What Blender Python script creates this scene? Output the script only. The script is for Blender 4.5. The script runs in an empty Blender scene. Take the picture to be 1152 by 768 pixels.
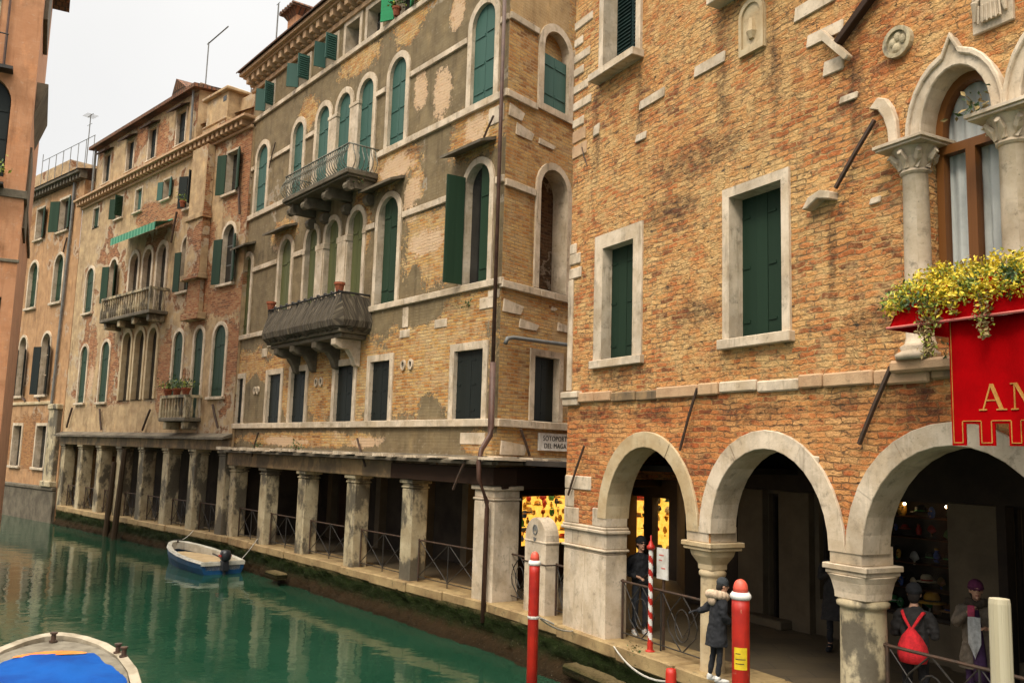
import bpy, bmesh, math, random
from mathutils import Vector, Matrix, noise
from mathutils.geometry import tessellate_polygon
R = math.radians
rnd = random.Random(7)
sc = bpy.context.scene
COL = sc.collection

# ------------------------------------------------------------------ colours
def lin(r, g, b, k=1.0):
    f = lambda c: ((c/255)/12.92 if c/255 <= .04045 else (((c/255)+.055)/1.055)**2.4)*k
    return (f(r), f(g), f(b), 1)

# ------------------------------------------------------------------ node helper
class G:
    def __init__(s, name):
        s.m = bpy.data.materials.new(name); s.m.use_nodes = True
        s.t = s.m.node_tree; s.b = s.t.nodes['Principled BSDF']
    def n(s, typ, ins=None, **kw):
        nd = s.t.nodes.new(typ)
        for k, v in kw.items(): setattr(nd, k, v)
        for k, v in (ins or {}).items(): s.put(nd.inputs[k], v)
        return nd
    def put(s, sock, v):
        if hasattr(v, 'is_output'): s.t.links.new(v, sock)
        else: sock.default_value = v
    def math(s, op, a, b=0.0, clamp=False):
        nd = s.n('ShaderNodeMath', operation=op, use_clamp=clamp); s.put(nd.inputs[0], a); s.put(nd.inputs[1], b); return nd.outputs[0]
    def vec(s, op, a, b=(0, 0, 0)):
        nd = s.n('ShaderNodeVectorMath', operation=op); s.put(nd.inputs[0], a); s.put(nd.inputs[1], b)
        return nd.outputs['Value'] if op == 'LENGTH' else nd.outputs[0]
    def mix(s, f, a, b, blend='MIX'):
        nd = s.n('ShaderNodeMix', data_type='RGBA', blend_type=blend); s.put(nd.inputs[0], f); s.put(nd.inputs[6], a); s.put(nd.inputs[7], b); return nd.outputs[2]
    def ramp(s, f, stops, interp='LINEAR'):
        nd = s.n('ShaderNodeValToRGB'); nd.color_ramp.interpolation = interp
        el = nd.color_ramp.elements
        while len(el) < len(stops): el.new(.5)
        for e, (p, c) in zip(el, stops): e.position = p; e.color = c if len(c) == 4 else (*c, 1)
        s.put(nd.inputs[0], f); return nd.outputs[0]
    def rampf(s, f, a, b):      # smooth 0..1 between a and b
        nd = s.n('ShaderNodeMapRange', interpolation_type='SMOOTHSTEP'); s.put(nd.inputs[0], f); nd.inputs[1].default_value = a; nd.inputs[2].default_value = b; return nd.outputs[0]
    def noise(s, v, scale, detail=4, rough=.55):
        nd = s.n('ShaderNodeTexNoise'); s.put(nd.inputs['Vector'], v); nd.inputs['Scale'].default_value = scale; nd.inputs['Detail'].default_value = detail; nd.inputs['Roughness'].default_value = rough
        return nd.outputs['Fac']
    def uv(s): return s.n('ShaderNodeUVMap', uv_map='UVMap').outputs[0]
    def obj(s): return s.n('ShaderNodeTexCoord').outputs['Object']
    def scale(s, v, x, y, z=1): return s.vec('MULTIPLY', v, (x, y, z))
    def bump(s, h, dist, strength=1.0, prev=None):
        nd = s.n('ShaderNodeBump'); s.put(nd.inputs['Height'], h); nd.inputs['Distance'].default_value = dist; nd.inputs['Strength'].default_value = strength
        if prev is not None: s.put(nd.inputs['Normal'], prev)
        return nd.outputs[0]
    def done(s, col, rough=.85, normal=None, **kw):
        s.put(s.b.inputs['Base Color'], col); s.put(s.b.inputs['Roughness'], rough)
        if normal is not None: s.put(s.b.inputs['Normal'], normal)
        for k, v in kw.items(): s.put(s.b.inputs[k], v)
        return s.m

def masonry(name, bricks, mortar, warp=.02, pale=(), stains=(), darkjoint=.35, relief_tone=.45, rubble=None, bw=.25, bh=.075, msz=.012, bumpd=.02, worn=None, worn_amt=.5, soot=.5, plaster=None, pl_noise=None, patches=(), coats=(), low=None, streak=.6, irregular=0.0):
    """brick wall; optional plaster coat: plaster=(colA,colB), pl_noise=(scale,lo,hi), patches = bare ellipses (u,v,ru,rv), coats = plastered ellipses"""
    g = G(name); uv = g.uv()
    w1 = g.n('ShaderNodeTexNoise', {'Vector': uv, 'Scale': 2.3, 'Detail': 3.0}).outputs['Color']
    wv = g.vec('MULTIPLY', g.vec('SUBTRACT', w1, (.5, .5, .5)), (warp*2.5, warp*2.5, 0))
    p = g.vec('ADD', uv, wv)
    if irregular:
        w2 = g.n('ShaderNodeTexNoise', {'Vector': uv, 'Scale': 7.0, 'Detail': 2.0}).outputs['Color']
        p = g.vec('ADD', p, g.vec('MULTIPLY', g.vec('SUBTRACT', w2, (.5, .5, .5)), (irregular*3, irregular, 0)))
    br = g.n('ShaderNodeTexBrick', {'Vector': p, 'Color1': (0, 0, 0, 1), 'Color2': (1, 1, 1, 1), 'Mortar': (.5, .5, .5, 1), 'Scale': 1.0, 'Mortar Size': msz, 'Mortar Smooth': .35, 'Bias': 0.0, 'Brick Width': bw, 'Row Height': bh})
    per, fac = br.outputs['Color'], br.outputs['Fac']
    rub = None
    n_l, n_m, n_f = g.noise(uv, .45, 5), g.noise(uv, 2.2, 6, .65), g.noise(uv, 22, 5, .7)
    if rubble is not None:      # eroded faces: courses dissolve into irregular lumps
        w3 = g.n('ShaderNodeTexNoise', {'Vector': uv, 'Scale': 9.0, 'Detail': 3.0}).outputs['Color']
        vp = g.vec('ADD', g.scale(uv, 6.2, 15.5), g.vec('MULTIPLY', g.vec('SUBTRACT', w3, (.5, .5, .5)), (1.6, 1.3, 0)))
        v1 = g.n('ShaderNodeTexVoronoi', {'Vector': vp, 'Scale': 1.0, 'Randomness': .9}, voronoi_dimensions='2D')
        v2 = g.n('ShaderNodeTexVoronoi', {'Vector': vp, 'Scale': 1.0, 'Randomness': .9}, voronoi_dimensions='2D', feature='DISTANCE_TO_EDGE')
        zc = g.n('ShaderNodeSeparateXYZ', {0: uv}).outputs[1]
        rub = g.math('MULTIPLY', g.rampf(zc, rubble-.1, rubble+.35), g.rampf(g.math('ADD', g.noise(uv, .55, 4), g.math('MULTIPLY', g.math('SUBTRACT', n_m, .5), .6)), .44, .62))
        rub = g.math('MULTIPLY', rub, .8)
        vper = g.n('ShaderNodeSeparateColor', {0: v1.outputs['Color']}).outputs[0]
        lump = g.math('ADD', g.rampf(v2.outputs['Distance'], .0, .12), g.math('MULTIPLY', g.rampf(g.noise(uv, 5, 4, .7), .4, .6), .8), True)
        per = g.math('ADD', g.math('MULTIPLY', per, g.math('SUBTRACT', 1.0, rub)), g.math('MULTIPLY', g.math('ADD', .22, g.math('MULTIPLY', vper, .78)), rub))
        fac = g.math('ADD', g.math('MULTIPLY', fac, g.math('SUBTRACT', 1.0, rub)), g.math('MULTIPLY', g.math('SUBTRACT', 1.0, lump), g.math('MULTIPLY', rub, .8)))
    t = g.math('ADD', g.math('MULTIPLY', per, .75), g.math('MULTIPLY', g.math('SUBTRACT', n_l, .5), 1.1))
    t = g.math('ADD', t, g.math('MULTIPLY', g.math('SUBTRACT', n_m, .35), .55), True)
    k = len(bricks)-1
    c = g.ramp(t, [(i/k, b) for i, b in enumerate(bricks)])
    c = g.mix(g.rampf(n_f, .35, .75), c, g.mix(1.0, c, (.78, .74, .7, 1), 'MULTIPLY'))
    # eroded faces showing pale lime wash
    if worn:
        wf = g.math('MULTIPLY', g.rampf(g.math('ADD', g.noise(uv, 3.1, 6, .7), g.math('MULTIPLY', n_l, .35)), .62, .78), worn_amt)
        c = g.mix(wf, c, worn)
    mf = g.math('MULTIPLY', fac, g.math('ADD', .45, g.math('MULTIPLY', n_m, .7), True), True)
    mc = g.mix(g.math('MULTIPLY', g.rampf(g.noise(uv, 1.9, 5, .7), .42, .6), darkjoint), mortar, (.05, .03, .018, 1))  # relief shading painted into the joints as a dark crevice tone
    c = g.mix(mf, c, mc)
    acc = None
    for (u, v, ru, rv) in stains:
        d = g.vec('LENGTH', g.vec('MULTIPLY', g.vec('SUBTRACT', uv, (u, v, 0)), (1/ru, 1/rv, 0)))
        acc = d if acc is None else g.math('MINIMUM', acc, d)
    if acc is not None:
        f = g.math('SUBTRACT', 1.0, g.rampf(g.math('ADD', acc, g.math('MULTIPLY', g.math('SUBTRACT', g.noise(uv, 3.5, 6, .75), .5), 2.6)), .35, 1.25))
        f = g.math('MULTIPLY', f, g.math('ADD', .25, g.rampf(g.noise(g.scale(uv, 6, 12), 1.0, 5, .75), .38, .62)), True)
        c = g.mix(g.math('MULTIPLY', f, .8), c, g.mix(1.0, c, (.26, .22, .18, 1), 'MULTIPLY'))
    # painted crevice shade and highlights, then black crust spots and rain streaks
    crevice = g.rampf(g.noise(g.scale(uv, 5.5, 15), 1.0, 5, .7), .54, .66)
    crevice = g.math('MULTIPLY', crevice, g.rampf(g.math('ADD', n_m, g.math('MULTIPLY', n_l, .5)), .5, .9))
    c = g.mix(g.math('MULTIPLY', crevice, relief_tone), c, (.045, .032, .018, 1))
    hilite = g.rampf(g.noise(g.vec('ADD', g.scale(uv, 7, 17), (3.1, 7.7, 0)), 1.0, 4, .7), .58, .72)
    c = g.mix(g.math('MULTIPLY', hilite, relief_tone*.5), c, worn or mortar)
    sp = g.math('MULTIPLY', g.rampf(g.noise(g.scale(uv, 1, 1.9), 4.3, 6, .75), .52, .70), soot)
    c = g.mix(sp, c, (.055, .04, .025, 1))
    st = g.math('MULTIPLY', g.rampf(g.noise(g.scale(uv, 1.6, .12), 1.5, 5, .6), .55, .75), streak)
    c = g.mix(st, c, g.mix(1.0, c, (.34, .3, .25, 1), 'MULTIPLY'))
    hgt = g.math('ADD', g.math('MULTIPLY', g.math('SUBTRACT', 1.0, fac), g.math('ADD', .45, g.math('MULTIPLY', per, .6))), g.math('MULTIPLY', g.noise(uv, 14, 5, .7), .9))
    if low:     # lower zone with another brick colour below height low[0]
        sep = g.n('ShaderNodeSeparateXYZ', {0: uv}).outputs[1]
        lf = g.math('SUBTRACT', 1.0, g.rampf(g.math('ADD', sep, g.math('MULTIPLY', g.math('SUBTRACT', n_m, .5), .8)), low[0]-.15, low[0]+.15))
        c = g.mix(g.math('MULTIPLY', lf, low[2]), c, g.mix(1.0, c, low[1], 'MULTIPLY'))
    if plaster:
        sc_, lo, hi = pl_noise
        pn = g.math('ADD', g.noise(uv, sc_, 6, .62), g.math('MULTIPLY', g.math('SUBTRACT', g.noise(uv, sc_*6, 4, .6), .5), .12))
        edge = g.math('ADD', g.noise(uv, 1.3, 7, .72), g.math('MULTIPLY', g.math('SUBTRACT', g.noise(uv, 6.5, 7, .8), .5), 1.2))
        for lst, sgn in ((patches, -1), (coats, 1)):
            acc = None
            for (u, v, ru, rv) in lst:
                d = g.vec('LENGTH', g.vec('MULTIPLY', g.vec('SUBTRACT', uv, (u, v, 0)), (1/ru, 1/rv, 0)))
                acc = d if acc is None else g.math('MINIMUM', acc, d)
            if acc is not None:
                f = g.math('SUBTRACT', 1.0, g.rampf(g.math('ADD', acc, g.math('MULTIPLY', g.math('SUBTRACT', edge, .5), 1.6)), .75, 1.1))
                pn = g.math('ADD', pn, g.math('MULTIPLY', f, .5*sgn))
        mask = g.rampf(pn, lo, hi)
        acc = None
        for (u, v, ru, rv) in pale:
            d = g.vec('LENGTH', g.vec('MULTIPLY', g.vec('SUBTRACT', uv, (u, v, 0)), (1/ru, 1/rv, 0)))
            acc = d if acc is None else g.math('MINIMUM', acc, d)
        if acc is not None:
            f = g.math('SUBTRACT', 1.0, g.rampf(g.math('ADD', acc, g.math('MULTIPLY', g.math('SUBTRACT', edge, .5), 1.8)), .8, 1.05))
            f = g.math('MULTIPLY', f, g.math('SUBTRACT', 1.0, g.math('MULTIPLY', g.rampf(g.noise(uv, 7, 5, .7), .55, .65), .7)))
            c = g.mix(g.math('MULTIPLY', f, .85), c, g.mix(n_m, lin(224, 196, 164, .9), lin(196, 160, 124, .9)))
        pc = g.mix(g.rampf(n_m, .3, .7), plaster[0], plaster[1])
        pc = g.mix(g.math('MULTIPLY', g.rampf(g.noise(uv, .9, 6, .7), .5, .72), .7), pc, g.mix(1.0, pc, (.5, .47, .42, 1), 'MULTIPLY'))
        pc = g.mix(g.math('MULTIPLY', g.rampf(g.noise(g.scale(uv, 1.0, .5), 2.6, 7, .72), .5, .66), .55), pc, g.mix(1.0, pc, (1.35, 1.28, 1.15, 1), 'MULTIPLY'))
        pc = g.mix(g.math('MULTIPLY', g.rampf(g.noise(g.scale(uv, 4, .35), 1.0, 6, .7), .5, .68), .6), pc, g.mix(1.0, pc, (.52, .48, .42, 1), 'MULTIPLY'))
        pc = g.mix(g.math('MULTIPLY', st, .9), pc, g.mix(1.0, pc, (.4, .37, .32, 1), 'MULTIPLY'))
        pc = g.mix(g.math('MULTIPLY', g.rampf(g.noise(uv, 9, 5, .7), .55, .75), .35), pc, (.5, .42, .33, 1))
        rim = g.math('MULTIPLY', g.math('SUBTRACT', 1.0, g.rampf(pn, hi, hi+.03)), mask)
        pc = g.mix(g.math('MULTIPLY', rim, .55), pc, (.42, .36, .28, 1))
        c = g.mix(mask, c, pc)
        lip = g.math('MULTIPLY', g.rampf(pn, lo-.05, lo), g.math('SUBTRACT', 1.0, mask))
        c = g.mix(g.math('MULTIPLY', lip, .45), c, g.mix(1.0, c, (.35, .3, .24, 1), 'MULTIPLY'))
        hgt = g.math('ADD', g.math('MULTIPLY', hgt, g.math('SUBTRACT', 1.0, g.math('MULTIPLY', mask, .88))), g.math('MULTIPLY', mask, 1.25))
    return g.done(c, .9, g.bump(hgt, bumpd, .9))

def stone(name, c1, c2, grime=(.07, .055, .035), amt=.6, sc_=1.0, drip=.6, bump=.006, black=0.0):
    g = G(name); uv = g.uv()
    c = g.mix(g.rampf(g.noise(uv, 1.7*sc_, 6, .65), .3, .7), c1, c2)
    c = g.mix(g.math('MULTIPLY', g.rampf(g.noise(uv, 5*sc_, 7, .75), .52, .74), amt), c, (*grime, 1))
    c = g.mix(g.math('MULTIPLY', g.rampf(g.noise(g.scale(uv, 3, .35), 2.2*sc_, 5, .65), .54, .74), drip), c, g.mix(1.0, c, (.3, .27, .22, 1), 'MULTIPLY'))
    c = g.mix(g.math('MULTIPLY', g.rampf(g.noise(uv, 40, 3, .7), .62, .72), .5), c, (.05, .04, .03, 1))
    if black:
        co = g.n('ShaderNodeNewGeometry').outputs['Position']
        bk = g.rampf(g.math('ADD', g.noise(g.scale(co, 1.5, 1.5, .8), 1.1, 5, .62), g.math('MULTIPLY', g.noise(uv, 12, 4, .7), .12)), .52, .62)
        c = g.mix(g.math('MULTIPLY', bk, black), c, g.mix(g.noise(uv, 16, 4, .7), (.02, .017, .012, 1), (.085, .07, .05, 1)))
    h = g.math('ADD', g.noise(uv, 9, 6, .7), g.math('MULTIPLY', g.noise(uv, 45, 4, .6), .4))
    return g.done(c, .75, g.bump(h, bump, .8))

def planks(name, c1, c2, pw=.12, rough=.6, vert=True, wear=.4, wc=(.3, .33, .3), spec=.25):
    g = G(name); uv = g.uv()
    ax = g.n('ShaderNodeSeparateXYZ', {0: uv}).outputs[0 if vert else 1]
    fr = g.math('FRACT', g.math('DIVIDE', ax, pw))
    gap = g.math('LESS_THAN', fr, .07)
    idx = g.math('FLOOR', g.math('DIVIDE', ax, pw))
    wn = g.n('ShaderNodeTexWhiteNoise', noise_dimensions='1D'); g.put(wn.inputs['W'], idx)
    st = g.noise(g.scale(uv, 9, .8) if vert else g.scale(uv, .8, 9), 2, 6, .65)
    c = g.mix(g.math('ADD', g.math('MULTIPLY', wn.outputs['Value'], .5), g.math('MULTIPLY', st, .5)), c1, c2)
    c = g.mix(g.math('MULTIPLY', g.rampf(g.noise(uv, 6, 6, .75), .6, .78), wear), c, (*wc, 1))
    h = g.math('ADD', g.math('MULTIPLY', gap, -1.0), g.math('MULTIPLY', st, .3))
    return g.done(c, rough, g.bump(h, .006, .8), **{'Specular IOR Level': spec})

def plain(name, c, c2=None, rough=.6, sc_=4, metal=0.0, bump=.0, coord='obj', **kw):
    g = G(name); co = g.obj() if coord == 'obj' else g.uv()
    c2 = c2 or tuple(x*.6 for x in c[:3])+(1,)
    nn = g.noise(co, sc_, 6, .65)
    col = g.mix(g.rampf(nn, .35, .7), c, c2)
    return g.done(col, rough, g.bump(g.noise(co, sc_*5, 4), bump, .7) if bump else None, Metallic=metal, **kw)

M = {}
# brick of the near palace
BR = [lin(118, 72, 38), lin(186, 108, 54), lin(202, 138, 78), lin(206, 152, 90), lin(212, 166, 106), lin(222, 188, 134)]
BR = [tuple(x*1.1 for x in c[:3])+(1,) for c in BR]
M['brick_near'] = masonry('weathered_brick', BR, lin(204, 170, 112, .85), warp=.035, irregular=.06, bumpd=.085, relief_tone=1.0, rubble=4.1, worn=lin(220, 184, 126, .95), worn_amt=.55, soot=.6, streak=.45, darkjoint=.75, stains=[(-.55, 8.9, .14, .9), (.78, 8.7, .12, 1.0), (2.85, 8.8, .16, 1.2), (3.9, 8.4, .14, .7), (5.25, 7.5, .1, .7), (4.85, 5.6, .08, .7), (2.3, 7.6, 1.2, .35), (1.6, 6.9, .9, .3), (2.2, 5.2, .8, .2), (.2, 4.35, .6, .15), (3.4, 3.7, .9, .16), (5.0, 3.75, .5, .12), (5.9, 3.7, .4, .25), (-.4, 3.75, .8, .12), (1.2, 3.72, .6, .14), (5.0, 9.6, .9, .5), (5.5, 4.7, .5, .2)], low=(3.85, (.92, .66, .5, 1), .75), bh=.078, bw=.26)
TB = [tuple(x*.92 for x in lin(*c)[:3])+(1,) for c in ((140, 92, 46), (188, 126, 60), (200, 150, 80), (206, 164, 96), (214, 180, 120))]
STUC = (lin(136, 118, 86, .85), lin(112, 95, 66, .85))
STUC_UV = dict(pale=[(-2.6, 11.6, .5, .7), (-3.6, 12.0, .34, .6), (-2.05, 13.4, .3, .5), (-4.6, 10.2, .8, .4), (-1.1, 10.3, .5, .4), (-3.8, 9.2, .5, .6), (-3.0, 8.0, .8, .3), (-7.0, 4.4, .5, 1.0), (-12.2, 9.2, .6, .3), (-10.5, 3.2, 1.5, .15), (-5.0, 3.2, 1.4, .15)],
    patches=[(-1.0, 10.3, 1.2, .75), (-4.9, 10.3, 1.4, .6), (-2.6, 11.6, .42, .6), (-3.6, 12.0, .32, .55), (-2.05, 13.5, .32, .5), (-4.3, 14.2, .9, .8), (-7.0, 14.0, 1.2, .5), (-10.2, 13.3, .7, .6),
             (-2.6, 7.9, 1.7, 1.0), (-3.7, 9.2, .5, .8), (-2.6, 5.2, 2.6, 1.0), (-1.2, 6.1, 1.2, .5), (-6.3, 9.4, .5, 1.6), (-8.5, 5.5, 4.5, .7), (-11.5, 9.7, 1.0, .5), (-13.5, 5.6, 1.6, .6), (-3.0, 4.6, 2.2, .8), (-10.4, 4.6, .5, .7), (-8.2, 4.6, .9, .9), (-9.0, 3.25, 6.0, .22), (-.5, 3.2, .8, .3), (-6.1, 4.6, .6, 1.0)],
    coats=[(-2.6, 4.0, .5, .35), (-3.2, 6.3, 1.0, .3), (-2.6, 9.0, 1.4, .25), (-3.2, 3.2, 1.6, .25), (-13.2, 4.6, .7, .8), (-3.5, 7.2, .3, .3)])
M['stucco_wall'] = masonry('peeling_grey_stucco', TB, lin(200, 172, 128, .72), warp=.015, bumpd=.03, worn=lin(222, 196, 150, .72), worn_amt=.5, soot=.35, streak=.5, plaster=STUC, pl_noise=(.5, .33, .37), stains=[(-3, 3.02, 2.4, .13), (-12.5, 3.02, 1.6, .1), (-8, 3.0, 2, .08), (-6.0, 9.9, .5, .5), (-10.0, 9.9, .7, .5), (-7.8, 9.85, 2.2, .25), (-8, 5.75, 2.4, .3), (-11.3, 14.0, 1.8, .15), (-3.0, 10.5, 2.0, .12), (-2.8, 6.35, 1.6, .2), (-2.9, 3.4, 1.2, .2)], **STUC_UV)
M['side_brick'] = masonry('tan_brick', TB, lin(196, 168, 124, .72), warp=.015, bumpd=.03, worn=lin(214, 180, 128, .72), worn_amt=.6, soot=.4, streak=.55, plaster=(lin(206, 172, 122, .7), lin(186, 150, 100, .7)), pl_noise=(.6, .66, .70), coats=[(.8, 13.4, 1.5, .8), (2.1, 5.0, .5, 1.2)])
M['peel_far'] = masonry('peeling_beige_plaster', [tuple(x*.7 for x in lin(*c)[:3])+(1,) for c in ((132, 80, 48), (184, 110, 64), (204, 142, 92), (212, 170, 122))], lin(200, 170, 130, .7), bumpd=.03, soot=.35, streak=.6,
    plaster=(lin(212, 182, 138, .75), lin(172, 142, 106, .75)), pl_noise=(.5, .42, .46), pale=[(-3, 11.9, .8, .5), (-8, 13.2, 1.5, .3), (-12.5, 8.3, .8, .4), (-10, 8.0, .7, .3), (-15.8, 9, .5, 1.5), (-5.9, 9.6, .4, 1.0), (-13.8, 5.5, .4, 1.0)],
    patches=[(-1.0, 12.6, 1.3, 1.6), (-3.2, 10.6, .6, .5), (-3.6, 8.2, 1.2, 1.0), (-1.4, 8.0, 1.2, .6), (-9.0, 12.4, 1.2, .6), (-8.8, 15.8, .8, .8), (-12, 6, 1, 1.6), (-14, 6.6, .6, 1.5), (-6.2, 5.6, .6, 1.6), (-7.0, 12.0, 1.4, .5), (-.8, 6.2, .8, 1.2), (-6.2, 4.2, .7, .5)],
    coats=[(-9, 4.0, 4, .6), (-14, 4.0, 3, .6), (-3.7, 12.5, .8, 1.4), (-15.5, 12.5, 1.2, 1.0)])
M['peach_far'] = masonry('faded_peach_plaster', [tuple(x*.7 for x in lin(*c)[:3])+(1,) for c in ((132, 84, 48), (186, 122, 66), (206, 152, 92))], lin(196, 160, 110, .7), bumpd=.02, soot=.3, streak=.6,
    plaster=(lin(204, 158, 112, .72), lin(180, 136, 94, .72)), pl_noise=(.35, .36, .40), patches=[(-4, 2.8, 4, 1.3), (-4, 14.5, 4, .4)], coats=[])
M['orange_wall'] = masonry('orange_plaster', TB, lin(190, 150, 100, .7), bumpd=.008, soot=.1, streak=.35, plaster=(lin(206, 150, 110, .76), lin(190, 132, 92, .76)), pl_noise=(.4, .05, .1))
M['stone'] = stone('istrian_stone', lin(226, 208, 184, .88), lin(192, 170, 140, .85), amt=.7, drip=.7, black=.22)
M['stone_warm'] = stone('warm_stone', lin(214, 194, 158, .8), lin(186, 158, 116, .8), amt=.45, drip=.5)
M['stone_grimy'] = stone('sooty_stone', lin(206, 190, 156, .8), lin(164, 146, 112, .8), grime=(.04, .033, .022), amt=.7, drip=.8, sc_=.9, black=.85)
M['beam_plaster'] = stone('stained_beam_plaster', lin(182, 148, 104, .72), lin(134, 108, 76, .72), grime=(.05, .04, .028), amt=.7, drip=.8, black=.5)
M['stone_dark'] = stone('damp_stone', lin(140, 128, 106, .6), lin(92, 80, 62, .6), grime=(.025, .022, .015), amt=.8, drip=.9, sc_=.8, bump=.015)
M['kerb'] = stone('quay_edge_stone', lin(196, 168, 118, .7), lin(148, 120, 80, .7), grime=(.04, .045, .02), amt=.8, drip=.5, bump=.012)
M['pink_stone'] = stone('pink_marble', lin(214, 178, 138, .75), lin(190, 150, 112, .75), amt=.6, drip=.5, bump=.012)
M['shutter_near'] = planks('dark_green_boards', (.006, .020, .010, 1), (.012, .034, .018, 1), .22, .7, wear=.5, wc=(.03, .055, .035))
M['shutter_teal'] = planks('faded_teal_boards', (.032, .088, .07, 1), (.055, .12, .098, 1), .3, .6, wear=.3, wc=(.2, .27, .25))
M['shutter_olive'] = planks('olive_boards', (.075, .085, .03, 1), (.11, .115, .045, 1), .28, .6, wear=.3, wc=(.18, .17, .08))
M['shutter_green'] = planks('bottle_green_boards', (.011, .032, .016, 1), (.022, .05, .026, 1), .2, .55, wear=.25, wc=(.12, .16, .13))
M['shutter_slate'] = planks('slate_boards', (.007, .011, .010, 1), (.013, .018, .016, 1), .25, .55, wear=.2, wc=(.06, .07, .06))
M['shutter_bright'] = planks('bright_green_boards', (.01, .2, .07, 1), (.015, .26, .1, 1), .1, .5, vert=False, wear=.1)
M['louver'] = plain('blue_green_slats', (.01, .03, .028, 1), rough=.6, **{'Specular IOR Level': .2})
M['glass'] = plain('dark_window_glass', (.012, .013, .013, 1), (.02, .02, .019, 1), rough=.12)
M['recess'] = plain('brick_niche_infill', lin(120, 92, 62, .6), lin(74, 52, 36, .6), rough=.95, sc_=1.4, bump=.02)
M['niche'] = masonry('niche_infill', [tuple(x*.5 for x in lin(*c)[:3])+(1,) for c in ((92, 60, 40), (140, 100, 66), (170, 136, 96))], lin(150, 126, 92, .5), bumpd=.05, soot=.7, plaster=(lin(104, 84, 60, .6), lin(84, 64, 46, .6)), pl_noise=(.9, .47, .52))
M['curtain'] = plain('pale_curtain', lin(226, 228, 222, .9), lin(200, 202, 198, .85), rough=.9, sc_=1.5)
M['pane'] = G('clear_pane').done((.006, .006, .006, 1), .03, Alpha=.14)
M['brown_wood'] = planks('varnished_brown_wood', lin(128, 82, 40, .8), lin(104, 62, 30, .8), .3, .4, wear=.1, wc=(.3, .2, .1))
M['old_wood'] = planks('old_brown_timber', lin(76, 52, 36, .6), lin(54, 36, 26, .6), .3, .8, vert=False, wear=.3, wc=(.12, .09, .06))
M['iron'] = plain('rusty_iron', (.035, .022, .014, 1), (.075, .035, .018, 1), rough=.75, sc_=9)
M['black_iron'] = plain('black_iron', (.012, .011, .01, 1), (.03, .024, .018, 1), rough=.6, sc_=9)
M['pale_iron'] = plain('weathered_pale_iron', (.2, .2, .16, 1), (.04, .036, .026, 1), rough=.65, sc_=7)
M['zinc'] = plain('grey_metal', (.16, .16, .15, 1), (.09, .09, .085, 1), rough=.5)
M['pipe'] = plain('brown_painted_pipe', lin(96, 66, 52, .9), lin(70, 44, 34, .9), rough=.55, sc_=5)
M['tile'] = masonry('clay_tiles', [lin(110, 70, 46, .7), lin(150, 96, 62, .7), lin(126, 100, 72, .7)], (.02, .015, .01, 1), bw=.18, bh=.35, msz=.03, bumpd=.06)
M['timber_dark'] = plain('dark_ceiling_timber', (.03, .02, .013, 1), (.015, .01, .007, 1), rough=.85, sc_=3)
M['inner_dark'] = plain('dark_inner_wall', (.05, .038, .027, 1), (.02, .015, .011, 1), rough=.95, sc_=1.2)  # dark brown inner wall, mottled by noise
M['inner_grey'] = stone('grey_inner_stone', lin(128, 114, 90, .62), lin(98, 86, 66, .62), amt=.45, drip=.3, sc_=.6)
M['red_paint'] = plain('red_paint', lin(196, 38, 20, .85), lin(164, 26, 16, .85), rough=.42, sc_=3)
def _red():
    g = G('weathered_red_paint'); co = g.obj()
    c = g.mix(g.rampf(g.noise(co, 3, 5), .35, .7), lin(198, 40, 20, .85), lin(160, 26, 15, .85))
    c = g.mix(g.math('MULTIPLY', g.rampf(g.noise(g.scale(co, 14, 14, .8), 1, 6, .7), .5, .7), .5), c, lin(120, 40, 26, .7))
    c = g.mix(g.math('MULTIPLY', g.rampf(g.noise(g.scale(co, 1, 1, .5), 22, 5, .75), .62, .7), .7), c, lin(206, 150, 120, .7))
    c = g.mix(g.math('MULTIPLY', g.math('SUBTRACT', 1.0, g.rampf(g.n('ShaderNodeSeparateXYZ', {0: co}).outputs[2], -.45, -.1)), .9), c, (.02, .028, .012, 1))
    return g.done(c, .5, g.bump(g.noise(g.scale(co, 18, 18, 1.2), 1, 5, .6), .006, .8))
M['red_paint'] = _red()
M['cap_orange'] = plain('faded_red_cap', lin(222, 92, 70, .85), lin(206, 74, 54, .85), rough=.5, sc_=6)
M['white_paint'] = plain('white_paint', (.72, .70, .66, 1), (.5, .47, .42, 1), rough=.5, sc_=6)
M['yellow'] = plain('yellow_sticker', lin(238, 204, 36, .9), rough=.5)
M['red_cloth'] = plain('red_awning_cloth', lin(176, 2, 8, .8), lin(152, 2, 6, .8), rough=.95, sc_=2, bump=.003, **{'Specular IOR Level': .05})
M['gold'] = plain('gold_thread', lin(196, 140, 62, .85), lin(160, 104, 40, .85), rough=.45, sc_=8)
M['trim_pink'] = plain('pale_red_piping', lin(226, 120, 110, .85), rough=.6)
M['pale_post'] = planks('bleached_timber', lin(214, 204, 176, .75), lin(176, 164, 132, .75), .03, .85, wear=.4, wc=(.2, .17, .12))
M['mooring_wood'] = planks('weathered_mooring_wood', lin(92, 74, 54, .6), lin(66, 52, 38, .6), .05, .9, wear=.5, wc=(.05, .05, .03))
M['rope'] = plain('pale_rope', (.55, .52, .46, 1), rough=.9, sc_=30)
M['terracotta'] = plain('terracotta', lin(168, 92, 58, .75), lin(128, 66, 40, .75), rough=.85, sc_=8)
M['leaf_yellow'] = plain('yellow_leaf', (.66, .48, .02, 1), (.5, .40, .02, 1), rough=.55, sc_=6)
M['leaf_lime'] = plain('lime_leaf', (.28, .31, .03, 1), (.18, .24, .02, 1), rough=.55, sc_=6)
M['leaf_green'] = plain('green_leaf', (.05, .10, .02, 1), (.03, .065, .015, 1), rough=.55, sc_=6)
M['leaf_dry'] = plain('dry_vine', (.28, .19, .07, 1), (.18, .14, .06, 1), rough=.8, sc_=6)
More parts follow.
